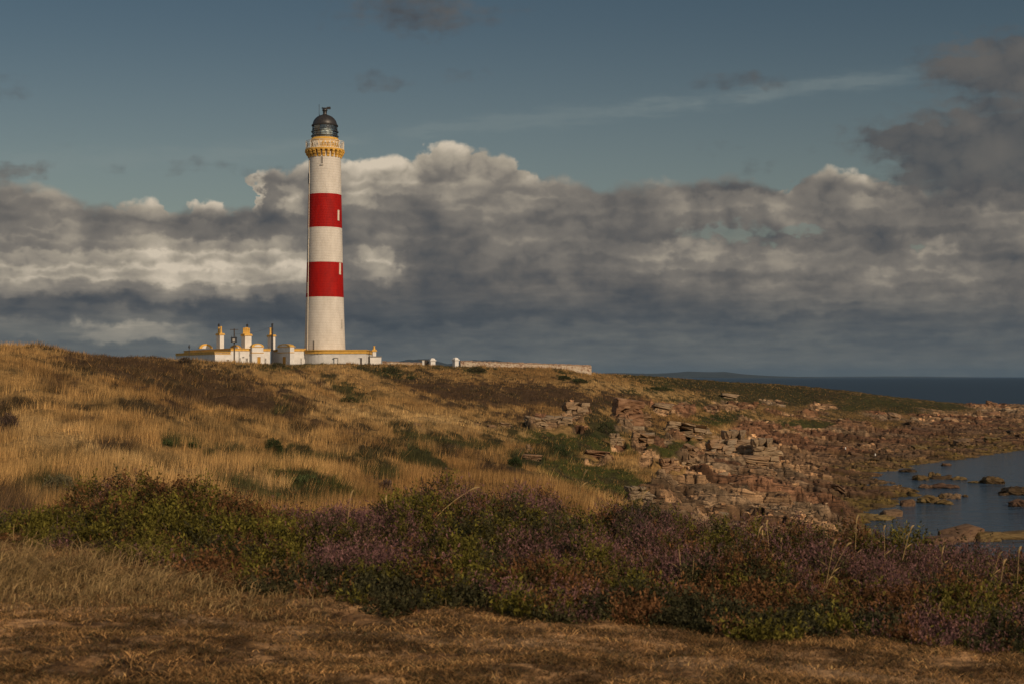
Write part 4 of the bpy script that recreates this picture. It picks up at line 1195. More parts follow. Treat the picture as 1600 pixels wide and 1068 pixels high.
t1, z1, g1 = pole('brown timber pole carrying a transformer, before the white house', 366, 214, 513.4, .10, M_timber)
zq = lambda py: Z(py, 214) - g1
mb = MB(); mb.box(-.42, .42, -.42, -.12, zq(535), zq(528)); mb.box(-.50, .50, -.46, -.10, zq(528), zq(527.3)); tr = mb.build('transformer', M_steel, t1, bevel=.03)
mb = MB(); mb.box(-.16, .2, -.47, -.425, zq(534), zq(529)); mb.build('plate', M_stain, tr)
for sx in (-.3, 0, .3):
    mb = MB(); mb.tube([(sx, -.28, zq(527.3)), (sx, -.28, zq(524.8))], .05, 6); mb.build('bushing', M_dark, tr)
mb = MB(); mb.box(-.62, .62, -.16, -.06, zq(515.4), zq(514.5)); mb.build('crossarm', M_timber, t1)
t2, z2, g2 = pole('stout black pole in front of the third chimney', 425.4, 218, 507, .155, M_steel)
mb = MB(); mb.lathe([(.16, z2 - .02), (.19, z2), (.19, z2 + .1), (.05, z2 + .16)], 10); mb.build('cap', M_dark, t2)
t3, z3, g3 = pole('thin dark pole with a small knob before the shaded side of the house', 295.6, 205, 537.4, .045, M_steel, group=None)
mb = MB(); kz = Z(541.4, 205) - g3; mb.lathe([(.03, kz - .22), (.12, kz - .14), (.14, kz), (.10, kz + .14), (.03, kz + .2)], 10); mb.build('knob', M_dark, t3)


def wire(label, A, B, sag, r=.013):
    mb = MB(); n_ = 14
    mb.tube([A + (B - A) * (i / n_) - Vector((0, 0, sag * 4 * (i / n_) * (1 - i / n_))) for i in range(n_ + 1)], r, 4)
    o = mb.build('overhead_wire', M_steel); tag(o, label, 'wire')


wire('sagging wire strung from the stout black pole to the transformer pole', Vector((X(425.4, 218), 218, g2 + z2 - .25)), Vector((X(366, 214), 214, g1 + zq(522))), .35)
#>>BUILD

# ------------------------------------------------------------------ rocks
#<<ROCK
def rock_mat(name, stops, low=0.):
    m, nt, b = material(name)
    oi = nt.n.new('ShaderNodeObjectInfo').outputs['Random']
    tc_ = nt.n.new('ShaderNodeTexCoord').outputs['Object']
    pos = nt.vm('ADD', tc_, nt.vm('SCALE', (13., 7., 5.), scale=oi))
    n1_ = nt.noise(pos, 1.3, 7, .62); n2_ = nt.noise(nt.vm('MULTIPLY', pos, (1, 1, 3.2)), 4.5, 6, .65)
    f_ = nt.add(nt.mul(oi, .45), nt.add(nt.mul(n1_, .55), nt.mul(n2_, .25)))
    colr = nt.ramp(nt.smooth(f_, .22, .92), stops)
    colr = nt.mulc(colr, nt.mix(nt.smooth(n2_, .36, .52), (.45, .42, .40), (1, 1, 1)), .8)
    nt.put(b.inputs['Base Color'], colr); b.inputs['Roughness'].default_value = .88 - low; b.inputs['Specular IOR Level'].default_value = .2
    bp_ = nt.n.new('ShaderNodeBump'); bp_.inputs['Strength'].default_value = .9; bp_.inputs['Distance'].default_value = .12
    nt.put(bp_.inputs['Height'], nt.add(n2_, nt.mul(nt.noise(pos, 9., 5, .65), .5))); nt.l.new(bp_.outputs[0], b.inputs['Normal'])
    return m


M_rock = rock_mat('sandstone', [(0., (.14, .07, .04)), (.3, (.24, .13, .07)), (.6, (.31, .19, .105)), (.8, (.24, .185, .125)), (1., (.34, .245, .15))])
M_rlow = rock_mat('dark_sandstone', [(0., (.045, .027, .018)), (.4, (.10, .056, .034)), (.75, (.145, .085, .048)), (1., (.19, .125, .07))])
M_rwet = rock_mat('weedy_rock', [(0., (.026, .017, .010)), (.35, (.075, .046, .020)), (.7, (.135, .086, .030)), (1., (.19, .135, .050))], .3)
M_rpale = rock_mat('pale_sandstone', [(0., (.17, .10, .055)), (.5, (.30, .185, .10)), (.8, (.26, .185, .115)), (1., (.36, .25, .145))])


def rock_bm(seed, flat=.55, n=22, box=.75):
    """an angular block: the hull of points on a boxy, bedded ellipsoid, its top planed along the bedding, edges worn"""
    g = np.random.default_rng(seed)
    p = g.normal(size=(n, 3)); p /= np.linalg.norm(p, axis=1)[:, None]
    p = np.sign(p) * np.abs(p) ** (1 - box * .75)
    p *= np.array([1, g.uniform(.6, .9), flat * g.uniform(.8, 1.15)]) * .5 * g.uniform(.85, 1.1, (n, 1))
    bm = bmesh.new()
    for q in p: bm.verts.new(q)
    r = bmesh.ops.convex_hull(bm, input=bm.verts)
    bmesh.ops.delete(bm, geom=[v for v in bm.verts if not v.link_faces], context='VERTS')
    bmesh.ops.dissolve_limit(bm, angle_limit=R(14), verts=bm.verts, edges=bm.edges)
    bmesh.ops.bevel(bm, geom=list(bm.edges), offset=.018, segments=1, affect='EDGES')
    bmesh.ops.triangulate(bm, faces=bm.faces)
    bmesh.ops.subdivide_edges(bm, edges=[e for e in bm.edges if e.calc_length() > .22], cuts=1, use_grid_fill=False)
    bm.normal_update()
    for v in bm.verts:
        k = (vnoise(np.array([v.co.x * 5 + seed]), np.array([v.co.y * 5 + v.co.z * 9]), seed)[0] - .5)
        v.co += v.normal * k * .07
    return bm


def rock_stack(seed):
    """a bedded outcrop: worn slabs lying one on another, cracked apart"""
    g = np.random.default_rng(seed); out = bmesh.new(); z = -.5; k = 0
    while z < .42:
        th_ = g.uniform(.16, .34); cuts = int(g.integers(1, 4)); x0 = -.5 + g.uniform(0, .12)
        tot = g.uniform(.72, 1.0)
        for c in range(cuts):
            b_ = rock_bm(seed * 31 + k, 1., 20, .95); k += 1
            wd_ = tot / cuts * g.uniform(.85, 1.08)
            for v in b_.verts:
                v.co = Vector((x0 + wd_ / 2 + v.co.x * wd_ * 1.15, v.co.y * g.uniform(.98, 1.02) * .95 + (z + .5) * .12, z + th_ / 2 + v.co.z * th_ * 1.12 + v.co.x * .04))
            x0 += wd_
            me_ = bpy.data.meshes.new('slab'); b_.to_mesh(me_); b_.free(); out.from_mesh(me_); bpy.data.meshes.remove(me_)
        z += th_ * .93
    return out


RMESH = {}
for i in range(15, 24):
    bm_ = rock_stack(400 + i)
    for mt in (M_rock, M_rlow, M_rpale, M_rwet):
        me = bpy.data.meshes.new('rock'); bm_.to_mesh(me); me.materials.append(mt); RMESH[(i, mt.name)] = me
    bm_.free()
for i in range(9, 15):
    bm_ = rock_bm(240 + i, random.uniform(.5, .8), 34, .35)
    bmesh.ops.subdivide_edges(bm_, edges=bm_.edges[:], cuts=1, use_grid_fill=True, smooth=.4)
    bmesh.ops.triangulate(bm_, faces=bm_.faces); bm_.normal_update()
    for v in bm_.verts:
        v.co += v.normal * ((vnoise(np.array([v.co.x * 6 + i]), np.array([v.co.y * 6 + v.co.z * 7]), 3)[0] - .5) * .22 + (vnoise(np.array([v.co.x * 15]), np.array([v.co.y * 15 + v.co.z * 14]), 4)[0] - .5) * .08)
    for mt in (M_rlow, M_rwet):
        me = bpy.data.meshes.new('rock'); bm_.to_mesh(me); me.materials.append(mt); RMESH[(i, mt.name)] = me
    bm_.free()
for i in range(9):
    bm_ = rock_bm(200 + i, random.uniform(.42, .7))
    for mt in (M_rock, M_rlow, M_rwet, M_rpale):
        me = bpy.data.meshes.new('rock'); bm_.to_mesh(me); me.materials.append(mt); RMESH[(i, mt.name)] = me
    bm_.free()


def rock(loc, L_, W_, H_, yaw, tilt, mt, label, group=None, name='rock', k=None):
    me = RMESH[(random.randrange(9) if k is None else k, mt.name)]
    o = bpy.data.objects.new(name, me); COL.objects.link(o)
    o.location = loc; o.rotation_euler = (tilt[0], tilt[1], yaw); o.scale = (L_, W_, H_)
    return tag(o, label, 'rock', group)


# rocks standing out of the inlet: bearing, waterline sight, width and height in sight units, depth factor, label
for px, py, wd, ht, dp, mt, lab in [
    (1554, 755, 32, 13, 1.0, M_rwet, 'rounded weedy rock alone in open water in the middle of the inlet'),
    (1525, 754, 20, 4, .8, M_rwet, 'flat weedy rock barely awash just beside the rounded rock in mid inlet'),
    (1461, 746, 18, 11, 1., M_rwet, 'knobbly weedy rock topping the outer end of the reef in the inlet'),
    (1474, 748, 44, 7, .8, M_rwet, 'low flat weedy ledge along the outer reef in the inlet'),
    (1500, 749, 20, 6, .8, M_rwet, 'small weedy ledge at the seaward tip of the outer reef'),
    (1440, 749, 22, 9, 1., M_rwet, 'weedy block where the outer reef leaves the shore'),
    (1478, 762, 40, 8, .8, M_rlow, 'long brown rock spine lying in the water inside the outer reef'),
    (1450, 762, 22, 7, .9, M_rlow, 'short brown rock at the shore end of the long rock spine'),
    (1488, 778, 26, 10, 1., M_rlow, 'dark squarish block standing in the shallows of the inlet'),
    (1473, 778, 12, 9, 1., M_rwet, 'small brown stone touching the dark squarish block in the shallows'),
    (1509, 775.5, 9, 4, 1., M_rwet, 'tiny dark stone awash, seaward of the dark squarish block'),
    (1454, 785, 34, 13, 1., M_rwet, 'olive weed-covered rock with a dark foot near the shore of the inlet'),
    (1478, 787, 22, 8, 1., M_rwet, 'olive weedy rock lying low in front of the squarish dark block'),
    (1419, 790, 24, 16, 1., M_rlow, 'very dark wet boulder at the corner of the shore'),
    (1594, 772, 46, 14, 1., M_rwet, 'broad weedy ledge of rock at the picture edge across the inlet'),
    (1570, 773, 20, 5, .7, M_rwet, 'thin weedy tail of the broad ledge across the inlet'),
    (1595, 791, 30, 13, 1., M_rlow, 'dark rounded rock below the broad weedy ledge across the inlet'),
    (1394, 806, 34, 15, 1., M_rlow, 'brown rock at the tip of the weedy spit in the near water'),
    (1366, 812, 56, 11, .7, M_rwet, 'long yellow-brown weedy spit running into the near water'),
    (1481, 727, 16, 6, 1., M_rlow, 'small dark rock at the far waterline of the inlet'),
    (1420, 737, 26, 6, .8, M_rwet, 'thin weedy ledge in the far arm of the inlet'),
    (1505, 845, 70, 34, 1.1, M_rlow, 'big rugged brown rock rising from the water behind the heather'),
    (1545, 845, 40, 20, 1., M_rwet, 'weedy shoulder of rock against the big rugged brown rock'),
    (1590, 842, 90, 20, .7, M_rwet, 'long smooth yellow-brown ledge reaching out beside the big rugged rock'),
    (1470, 850, 50, 22, 1., M_rlow, 'lower dark block at the landward foot of the big rugged rock'),
]:
    Y_ = HC * F / (py - HY); s_ = Y_ / F
    rock((X(px, Y_), Y_ + wd * s_ * .2, ht * s_ * .12), wd * s_ * 1.08, wd * s_ * dp, ht * s_ * 1.9, R(random.uniform(-12, 22)), (R(random.uniform(-5, 5)), R(random.uniform(-6, 6))), mt, lab, k=random.randrange(9, 15) if ht < 15 else random.randrange(0, 9))

# outcrops one can pick out on the slope
for px, py, wd, ht, mt, lab in [
    (900, 648, 36, 20, M_rpale, 'pale bedded outcrop standing proud of the grass above the mossy hollow'),
    (872, 662, 40, 12, M_rpale, 'low jagged pale outcrop in front of the proud bedded one'),
    (838, 662, 34, 9, M_rpale, 'low pale outcrop farthest up the slope'),
    (982, 650, 48, 26, M_rock, 'large grey fractured outcrop under the golden grass'),
    (1000, 662, 34, 14, M_rpale, 'pale ledge under the large grey fractured outcrop'),
    (1036, 640, 26, 12, M_rpale, 'small pale outcrop right of the large grey fractured one'),
    (1070, 678, 60, 13, M_rpale, 'long pale ledge split by a dark cleft half way up the slope'),
    (1094, 676, 34, 11, M_rock, 'blunt end of the long pale ledge half way up the slope'),
    (963, 699, 20, 11, M_rpale, 'single pale squared block sitting on dark turf'),
    (1002, 694, 34, 15, M_rpale, 'pale broken outcrop below the single squared block'),
    (936, 718, 40, 12, M_rock, 'reddish flat outcrop above the green bank'),
    (1128, 708, 40, 24, M_rock, 'reddish broken block beside the big pale cliff block'),
    (1155, 708, 46, 28, M_rpale, 'big pale squared cliff block with a dark cleft under it'),
    (1198, 716, 42, 26, M_rpale, 'pale fractured cliff block east of the big squared one'),
    (1180, 726, 40, 14, M_rpale, 'low pale step between the two cliff blocks'),
    (1140, 622, 24, 9, M_rpale, 'pale rounded boulder just under the golden streak of grass'),
    (652, 664, 12, 5, M_rpale, 'small pale stone on the bare golden slope'),
    (768, 667, 14, 7, M_rpale, 'tan boulder in a thin line of stones on the slope'),
    (745, 663, 9, 4, M_rpale, 'little pale stone in the line of stones'),
    (716, 661, 8, 4, M_rpale, 'little pale stone at the start of the line of stones'),
    (790, 666, 18, 5, M_rpale, 'flat stone at the end of the line of stones'),
    (830, 718, 30, 8, M_rock, 'pinkish slab half buried under a dark mossy hump'),
    (1048, 735, 30, 16, M_rock, 'orange-brown block at the head of the rocky gully'),
    (1000, 778, 40, 14, M_rock, 'orange slab showing over the heather at the foot of the green bank'),
]:
    g = on_sight(px, py)
    s_ = g.y / F; OUTPOS.append((g.x, g.y, wd * s_ * .6))
    rock((g.x, g.y + wd * s_ * .2, g.z + ht * s_ * .18), wd * s_ * 1.1, wd * s_ * .9, ht * s_ * 1.5, R(random.uniform(-6, 26)), (R(random.uniform(-6, 6)), R(random.uniform(2, 9))), mt, lab, name='outcrop', k=random.randrange(15, 24) if wd > 16 else None)

# scattered boulders
ZONES = {
    'far': ('weathered block on the far rocky point, under the olive turf', 'blocks on the far rocky point'),
    'low': ('dark damp boulder low on the shore by the waterline', 'dark boulders by the waterline'),
    'slope': ('rough tan sandstone block bedded in the grassy slope above the shore', 'sandstone blocks in the slope'),
    'mid': ('tan sandstone slab lying on the broad rocky shore', 'sandstone slabs on the shore'),
}
vis_s = (_s > -.07) & (_s < .40)
cand = np.argwhere((rk > .7) & (LZ > .15) & vis_s[None, :] & (LY > 60) & (LY < 470))
pick = cand[rng.permutation(len(cand))]
placed = 0
for j, i in pick:
    x_, y_, z_ = LX[j, i], LY[j, i], LZ[j, i]
    px, py = project(x_, y_, z_)
    if px > 1640 or py > 850 or abs(px - 1155) < 40 and abs(py - 710) < 22: continue
    t_ = LZ[max(0, j - 40):j, i]
    s_ = y_ / F
    wd = random.choice((7, 8, 9, 10, 12, 14, 17, 22, 27)) * s_
    zone = 'low' if z_ < 1.3 else 'far' if y_ > 290 else 'slope' if px < 1100 else 'mid'
    mt = {'low': M_rwet if z_ < .8 and random.random() < .6 else M_rlow, 'far': random.choice((M_rock, M_rock, M_rpale, M_rlow)), 'slope': random.choice((M_rock, M_rpale)), 'mid': random.choice((M_rock, M_rock, M_rpale, M_rlow)) if z_ > 2.2 else random.choice((M_rock, M_rlow, M_rlow))}[zone]
    rock((x_, y_, z_ + wd * .06), wd, wd * random.uniform(.6, 1.), wd * random.uniform(.3, .62), R(random.gauss(14, 22)), (R(random.gauss(0, 8)), R(random.gauss(6, 8))), mt, ZONES[zone][0], ZONES[zone][1], name='boulder', k=random.randrange(15, 24) if random.random() < .3 else None)
    placed += 1
    if placed >= 240: break

# broken stone between them, too much to count
vs, fs, cs, off = [], [], [], 0
protos = []
for i in range(6):
    b_ = (rock_bm(300 + i, .55, 14) if i < 3 else rock_stack(500 + i)); bmesh.ops.triangulate(b_, faces=b_.faces); b_.verts.ensure_lookup_table()
    protos.append((np.array([v.co[:] for v in b_.verts]), np.array([[v.index for v in f.verts] for f in b_.faces]))); b_.free()
for j, i in pick[500:6500]:
    x_, y_, z_ = LX[j, i], LY[j, i], LZ[j, i]
    if rk[j, i] < .75: continue
    wd = (2.2 + 7. * random.random() ** 2) * y_ / F
    pv, pf = protos[random.randrange(6)]
    a_ = R(random.gauss(14, 25)); c_, n_ = math.cos(a_), math.sin(a_)
    q = pv * (wd, wd * .8, wd * random.uniform(.28, .7))
    q = np.stack([q[:, 0] * c_ - q[:, 1] * n_ + x_, q[:, 0] * n_ + q[:, 1] * c_ + y_, q[:, 2] + q[:, 0] * .1 + z_ + wd * .08], -1)
    vs.append(q); fs.append(pf + off); off += len(q)
    base = gc[j, i] if ck[j, i] < .3 else rc[j, i] / max(.3, 1 - .75 * ck[j, i])
    cs.append(np.repeat((base * random.uniform(.7, 1.5))[None], len(q), 0))
M_rub = attr_mat('rubble', .9, .35, 3., .8, 6., .08)
o = mesh_np('rubble', np.concatenate(vs), tris=np.concatenate(fs), cols=np.concatenate(cs), mats=[M_rub])
tag(o, 'loose broken stone strewn over the rocky shore', 'rubble', kind='stuff')

for px, py, lab in ((1321, 704, 'slim white post, the more inland of two on the rocks'), (1367.5, 715.5, 'slim white post, the one nearer the water of two on the rocks')):
    g = on_sight(px, py); s_ = g.y / F
    t = thing('marker_post', lab, 'post', (g.x, g.y, g.z - .2), 0, 'white marker posts')
    mb = MB(); mb.tube([(0, 0, 0), (0, 0, 5 * s_)], .04, 6); mb.build('stake', M_timber, t)
    mb = MB(); mb.lathe([(.05, 4.4 * s_), (.085, 4.8 * s_), (.085, 7.6 * s_), (.06, 8.2 * s_)], 10); mb.build('marker', M_white, t)
#>>ROCK

# ------------------------------------------------------------------ plants
#<<VEG
def blades(name, x, y, z, h, wd, az, lean, col, mats, bend=.0, jitter=.25, base_drop=.03):
    """tapering blades; az is the way each leans, lean its reach as a share of its height"""
    n = len(x)
    fa = rng.uniform(0, PI, n)
    ex = np.cos(fa) * wd / 2; ey = np.sin(fa) * wd / 2
    tx = np.cos(az) * lean * h; ty = np.sin(az) * lean * h
    c = np.clip(col * rng.uniform(1 - jitter, 1 + jitter, (n, 1)), 0, .8)
    if bend:
        co = np.empty((n, 5, 3)); m_ = .55
        for k, (fx, ex_, fz) in enumerate(((0, -1, 0), (0, 1, 0), (m_ * (1 - bend), .75, m_), (m_ * (1 - bend), -.75, m_))):
            co[:, k, 0] = x + tx * fx + ex * ex_; co[:, k, 1] = y + ty * fx + ey * ex_; co[:, k, 2] = z + h * fz - base_drop * (fz == 0)
        co[:, 4, 0] = x + tx; co[:, 4, 1] = y + ty; co[:, 4, 2] = z + h * (1 - .25 * bend)
        i5 = np.arange(n)[:, None] * 5
        return mesh_np(name, co.reshape(-1, 3), tris=i5 + np.array([[3, 2, 4]]), quads=i5 + np.array([[0, 1, 2, 3]]), cols=np.repeat(c, 5, 0), mats=mats)
    co = np.empty((n, 3, 3))
    co[:, 0, 0] = x - ex; co[:, 0, 1] = y - ey; co[:, 0, 2] = z - base_drop
    co[:, 1, 0] = x + ex; co[:, 1, 1] = y + ey; co[:, 1, 2] = z - base_drop
    co[:, 2, 0] = x + tx; co[:, 2, 1] = y + ty; co[:, 2, 2] = z + h
    return mesh_np(name, co.reshape(-1, 3), tris=np.arange(n * 3).reshape(-1, 3), cols=np.repeat(c, 3, 0), mats=mats)


M_grass = attr_mat('dry_grass', .75, .12, .5, trans=.25)
M_heath = attr_mat('heath', .9, .2, .6, trans=.1)
M_leaf = attr_mat('leaf', .8, .15, 9., trans=.15)

SHR = [
    ('round dark green gorse bush alone on the golden slope', 428, 706, 36, 22, (.035, .045, .016), 2600),
    ('small green sprig of gorse left of the round dark bush', 262, 694, 20, 9, (.05, .06, .02), 700),
    ('low green gorse patch beside the small sprig on the slope', 300, 698, 14, 8, (.05, .06, .02), 600),
    ('ragged grey-brown dead gorse at the picture edge on the slope', 14, 668, 40, 26, (.07, .045, .035), 900),
    ('grey-green thorny bush behind the heather mound', 92, 775, 70, 34, (.10, .085, .045), 1600),
    ('low dark green bush spread out behind the heather', 425, 790, 84, 22, (.045, .055, .02), 2200),
    ('brown rounded heather clump just behind the purple mound', 602, 768, 30, 20, (.075, .05, .04), 1300),
    ('green bush in the fold of the slope', 478, 756, 56, 16, (.05, .062, .022), 1700),
    ('dark mossy hump on the edge of the green bank', 804, 727, 28, 15, (.03, .042, .014), 1500),
    ('dark bush at the top of the green bank', 872, 712, 34, 16, (.035, .045, .016), 1500),
    ('dark gorse on the slope under the curved wall', 610, 582, 40, 9, (.04, .042, .017), 900),
    ('low gorse bush below the corner of the long wall', 882, 592, 22, 5, (.035, .04, .016), 500),
    ('wider low gorse below the end of the long wall', 905, 597, 30, 6, (.035, .04, .016), 600),
    ('gorse hump on the skyline behind the wall end', 1028, 587, 44, 6, (.04, .045, .018), 800),
    ('tallest gorse hump on the seaward skyline', 1112, 593, 36, 9, (.036, .042, .016), 1000),
    ('low gorse hump on the skyline nearer the sea', 1148, 595, 24, 6, (.04, .045, .018), 600),
    ('dark gorse strip above the golden streak of grass', 1030, 610, 44, 6, (.035, .042, .016), 800),
    ('dark bush under the first gate pillar', 745, 580, 34, 7, (.05, .045, .022), 700),
    ('small dark bush before the shaded house end', 436, 573, 26, 7, (.05, .045, .022), 500),
    ('scrubby dark bush before the long shaded side of the house', 290, 566, 22, 8, (.06, .042, .025), 500),
    ('dark green bush on the slope below the outhouse', 545, 628, 30, 10, (.045, .05, .02), 700),
    ('dark bush tucked above the pale outcrops', 948, 676, 36, 20, (.04, .046, .018), 1100),
]
for q in SHR:
    g = on_sight(q[1], q[2]); OUTPOS.append((g.x, g.y, q[3] * g.y / F * .42))

# the slope: long bleached grass with patches of heath, bracken and green turf
N = 1350000
s_ = rng.uniform(-.415, .40, N); r_ = np.exp(rng.uniform(math.log(34), math.log(420), N))
x_ = s_ * r_; y_ = OY + r_
ji = np.interp(np.log(r_), np.log(_r), np.arange(NR)).astype(int); ii = np.interp(s_, _s, np.arange(NC)).astype(int)
rkv = rk[ji, ii]; z_ = land_z(x_, y_)
px_, py_ = project(x_, y_, z_)
keep = (rkv < .35) & (z_ > 1.2) & (py_ < 850)
for ox_, oy_, or_ in OUTPOS:                            # stock graze close round stones and bushes
    ang_ = ox_ / oy_; u_ = x_ - ang_ * y_; v_ = y_ - oy_
    keep &= ~((np.abs(u_) < or_ * 1.05) & (v_ < or_) & (v_ > -min(6., 4. * or_ + 1.)) & (rng.uniform(0, 1, N) < .93))
clump = fbm(x_ * 1.3, y_ * 1.0, 3, 121)
keep &= rng.uniform(0, 1, N) < np.clip(.35 + 1.6 * (clump - .3), .12, 1)
x_, y_, z_, r_, clump = (q[keep] for q in (x_, y_, z_, r_, clump))
col, hh = cover(x_, y_, z_)
n = len(x_)
tone = .70 + .52 * sstep(.3, .7, fbm(x_ * .8, y_ * .6, 4, 123))
col = col * tone[:, None]
gr = hh > .80
mot = (.35 + 1.1 * fbm(x_ * 2.2, y_ * 1.6, 3, 125))[:, None]
col = np.where(gr[:, None], col, np.where((rng.uniform(0, 1, n) < .15)[:, None], OCHRE * .9, col * mot))
hgt = hh * rng.uniform(.22, .52, n) * np.clip(.5 + .95 * clump, .5, 1.3) * np.where(gr, .82, 1.)
wdt = np.maximum(.008, .00024 * r_) * rng.uniform(.7, 1.3, n)
az = np.where(rng.uniform(0, 1, n) < .6, rng.normal(.3, .8, n), rng.uniform(0, 2 * PI, n))
ln = np.where(gr, rng.uniform(.05, .38, n), rng.uniform(.2, 1.1, n))
o = blades('dry_grass', x_[gr], y_[gr], z_[gr], hgt[gr], wdt[gr], az[gr], ln[gr], col[gr], [M_grass], jitter=.42)
tag(o, 'long bleached golden grass covering the slope up to the lighthouse', 'grass', kind='stuff')
ng = ~gr
o = blades('heath', x_[ng], y_[ng], z_[ng], hgt[ng], wdt[ng] * 1.7, az[ng], ln[ng], col[ng], [M_heath], jitter=.4)
tag(o, 'dark patches of heath, bracken and green turf on the slope', 'heath', kind='stuff')


def leaf_mesh(name, P_, D_, L_, W_, C_, mats, parent=None):
    """small kite leaves at P, pointing along D"""
    n = len(P_)
    D_ = D_ / np.linalg.norm(D_, axis=1)[:, None]
    S = np.cross(D_, rng.normal(size=(n, 3))); S /= np.linalg.norm(S, axis=1)[:, None]
    co = np.empty((n, 4, 3))
    co[:, 0] = P_; co[:, 1] = P_ + D_ * (L_ * .5)[:, None] + S * (W_ / 2)[:, None]; co[:, 2] = P_ + D_ * L_[:, None]; co[:, 3] = P_ + D_ * (L_ * .5)[:, None] - S * (W_ / 2)[:, None]
    return mesh_np(name, co.reshape(-1, 3), quads=np.arange(n * 4).reshape(-1, 4), cols=np.repeat(C_, 4, 0), mats=mats, parent=parent)


def shrub(label, px, py, wpx, hpx, col, n=1500, name='shrub', group=None, twig=(.07, .045, .03), dens=1., cat='shrub'):
    g = on_sight(px, py); s_ = g.y / F
    t = thing(name, label, cat, (g.x, g.y, g.z - .05), random.uniform(0, 6), group)
    rx, rz_ = wpx * s_ / 2, hpx * s_
    th_ = rng.uniform(0, 2 * PI, n); u = rng.uniform(0.02, 1, n); rad_ = rng.uniform(.55, 1., n) ** .6
    el = np.arcsin(u)
    lump = .72 + .56 * fbm(th_ * 1.3 + 7 * px, el * 3 + px, 3, 131)
    q = np.stack([np.cos(th_) * np.cos(el) * rx, np.sin(th_) * np.cos(el) * rx * .85, np.sin(el) * rz_], -1) * (rad_ * lump)[:, None]
    d = q / (np.array([rx, rx, rz_]) ** 1) + rng.normal(0, .55, (n, 3)) + np.array([0, 0, .4])
    c = np.array(col) * rng.uniform(.6, 1.5, (n, 1)) * (.75 + .6 * fbm(q[:, 0] * 4, q[:, 1] * 4 + q[:, 2] * 4, 2, 137))[:, None]
    ls = max(.05, 2.0 * s_)
    leaf_mesh('foliage', q, d, rng.uniform(.7, 1.4, n) * ls, rng.uniform(.35, .6, n) * ls, c, [M_leaf], t)
    mb = MB()
    for k in range(9):
        a = random.uniform(0, 2 * PI); e = random.uniform(.3, 1.2); l_ = random.uniform(.7, 1.02)
        tip = Vector((math.cos(a) * math.cos(e) * rx * l_, math.sin(a) * math.cos(e) * rx * .85 * l_, math.sin(e) * rz_ * l_))
        mb.tube([(0, 0, 0), tip * .5 + Vector((random.uniform(-.05, .05) * rx, 0, rz_ * .08)), tip], [.02 + .004 * wpx * s_, .015, .006], 4)
    mb.build('stems', paint('twig', twig, .9, 6, .3, 0) if 'twig' not in bpy.data.materials else bpy.data.materials['twig'], t)
    return t


for lab, px, py, wp, hp, c_, n_ in SHR: shrub(lab, px, py, wp, hp, c_, n_)

M_dead = paint('dead_wood', (.055, .040, .032), .9, 6, .3, 0)
for lab, px, py, wp, hp, nn in [
    ('tangle of dead gorse stems at the picture edge, highest on the slope', 12, 668, 46, 34, 26), ('bent dead stem arching over the grass beside the dead gorse tangle', 98, 660, 22, 16, 5), ('sparse dead twigs on the slope over the heath mound', 300, 738, 26, 16, 9),
    ('hooked dead twigs in the pale grass under the slope', 330, 752, 26, 16, 8), ('dead bush in the dark heath high on the slope', 215, 610, 40, 18, 14), ('dead twigs on the far side of the round gorse', 470, 682, 34, 16, 12), ('straggling dead stems behind the tallest grass stalk', 575, 760, 60, 30, 18),
    ('dead scrub breaking the left skyline', 20, 548, 40, 14, 12), ('short dead scrub on the skyline beside the longer scrub', 140, 552, 22, 10, 8), ('dark dead stems near the mossy hump', 700, 700, 44, 16, 12), ('dead stems in the golden grass half way to the sea', 560, 680, 40, 15, 12), ('dead twigs at the foot of the slope by the grey-green bush', 150, 770, 40, 24, 12)]:
    g = on_sight(px, py); s1 = g.y / F
    t = thing('dead_bush', lab, 'dead bush', (g.x, g.y, g.z - .04))
    mb = MB()
    rx, rz_ = wp * s1 / 2, hp * s1
    for k_ in range(nn):
        a = random.uniform(0, 2 * PI); p_ = Vector((0, 0, 0)); dv = Vector((math.cos(a) * random.uniform(.3, 1.), math.sin(a) * .6, random.uniform(.5, 1.1)))
        pts_ = [p_.copy()]; L_ = random.uniform(.7, 1.15)
        for q in range(6):
            dv = dv + Vector((random.gauss(0, .28), random.gauss(0, .28), -.16)); pts_.append(pts_[-1] + Vector((dv.x * rx, dv.y * rx, dv.z * rz_)) * L_ / 5.2)
        r0_ = max(.006, .32 * s1)
        mb.tube(pts_, [r0_ * (1 - .12 * q) for q in range(7)], 4)
        for q in (2, 4):
            tw = Vector((random.gauss(0, .5) * rx, random.gauss(0, .5) * rx, random.uniform(.1, .5) * rz_)) * .5
            mb.tube([pts_[q], pts_[q] + tw * .6, pts_[q] + tw], [r0_ * .6, r0_ * .5, r0_ * .35], 4)
    mb.build('branches', M_dead, t)

# the heather bank beside the path
TOPC = [(-200, 800), (0, 797), (60, 797), (85, 790), (110, 770), (140, 758), (180, 752), (215, 749), (260, 754), (300, 764), (350, 774), (400, 786), (440, 795), (480, 790), (540, 782), (590, 784), (615, 780), (640, 774), (680, 768), (740, 764), (800, 764),
        (850, 768), (890, 786), (925, 802), (950, 796), (985, 790), (1030, 798), (1080, 806), (1150, 818), (1220, 828), (1340, 832), (1400, 838), (1460, 850), (1520, 856), (1600, 872), (1800, 900)]
BOT = [(-200, 880), (0, 888), (120, 905), (200, 922), (300, 948), (450, 972), (600, 985), (750, 985), (860, 998), (950, 985), (1100, 992), (1200, 1010), (1300, 1002), (1450, 1000), (1600, 1010), (1800, 1020)]


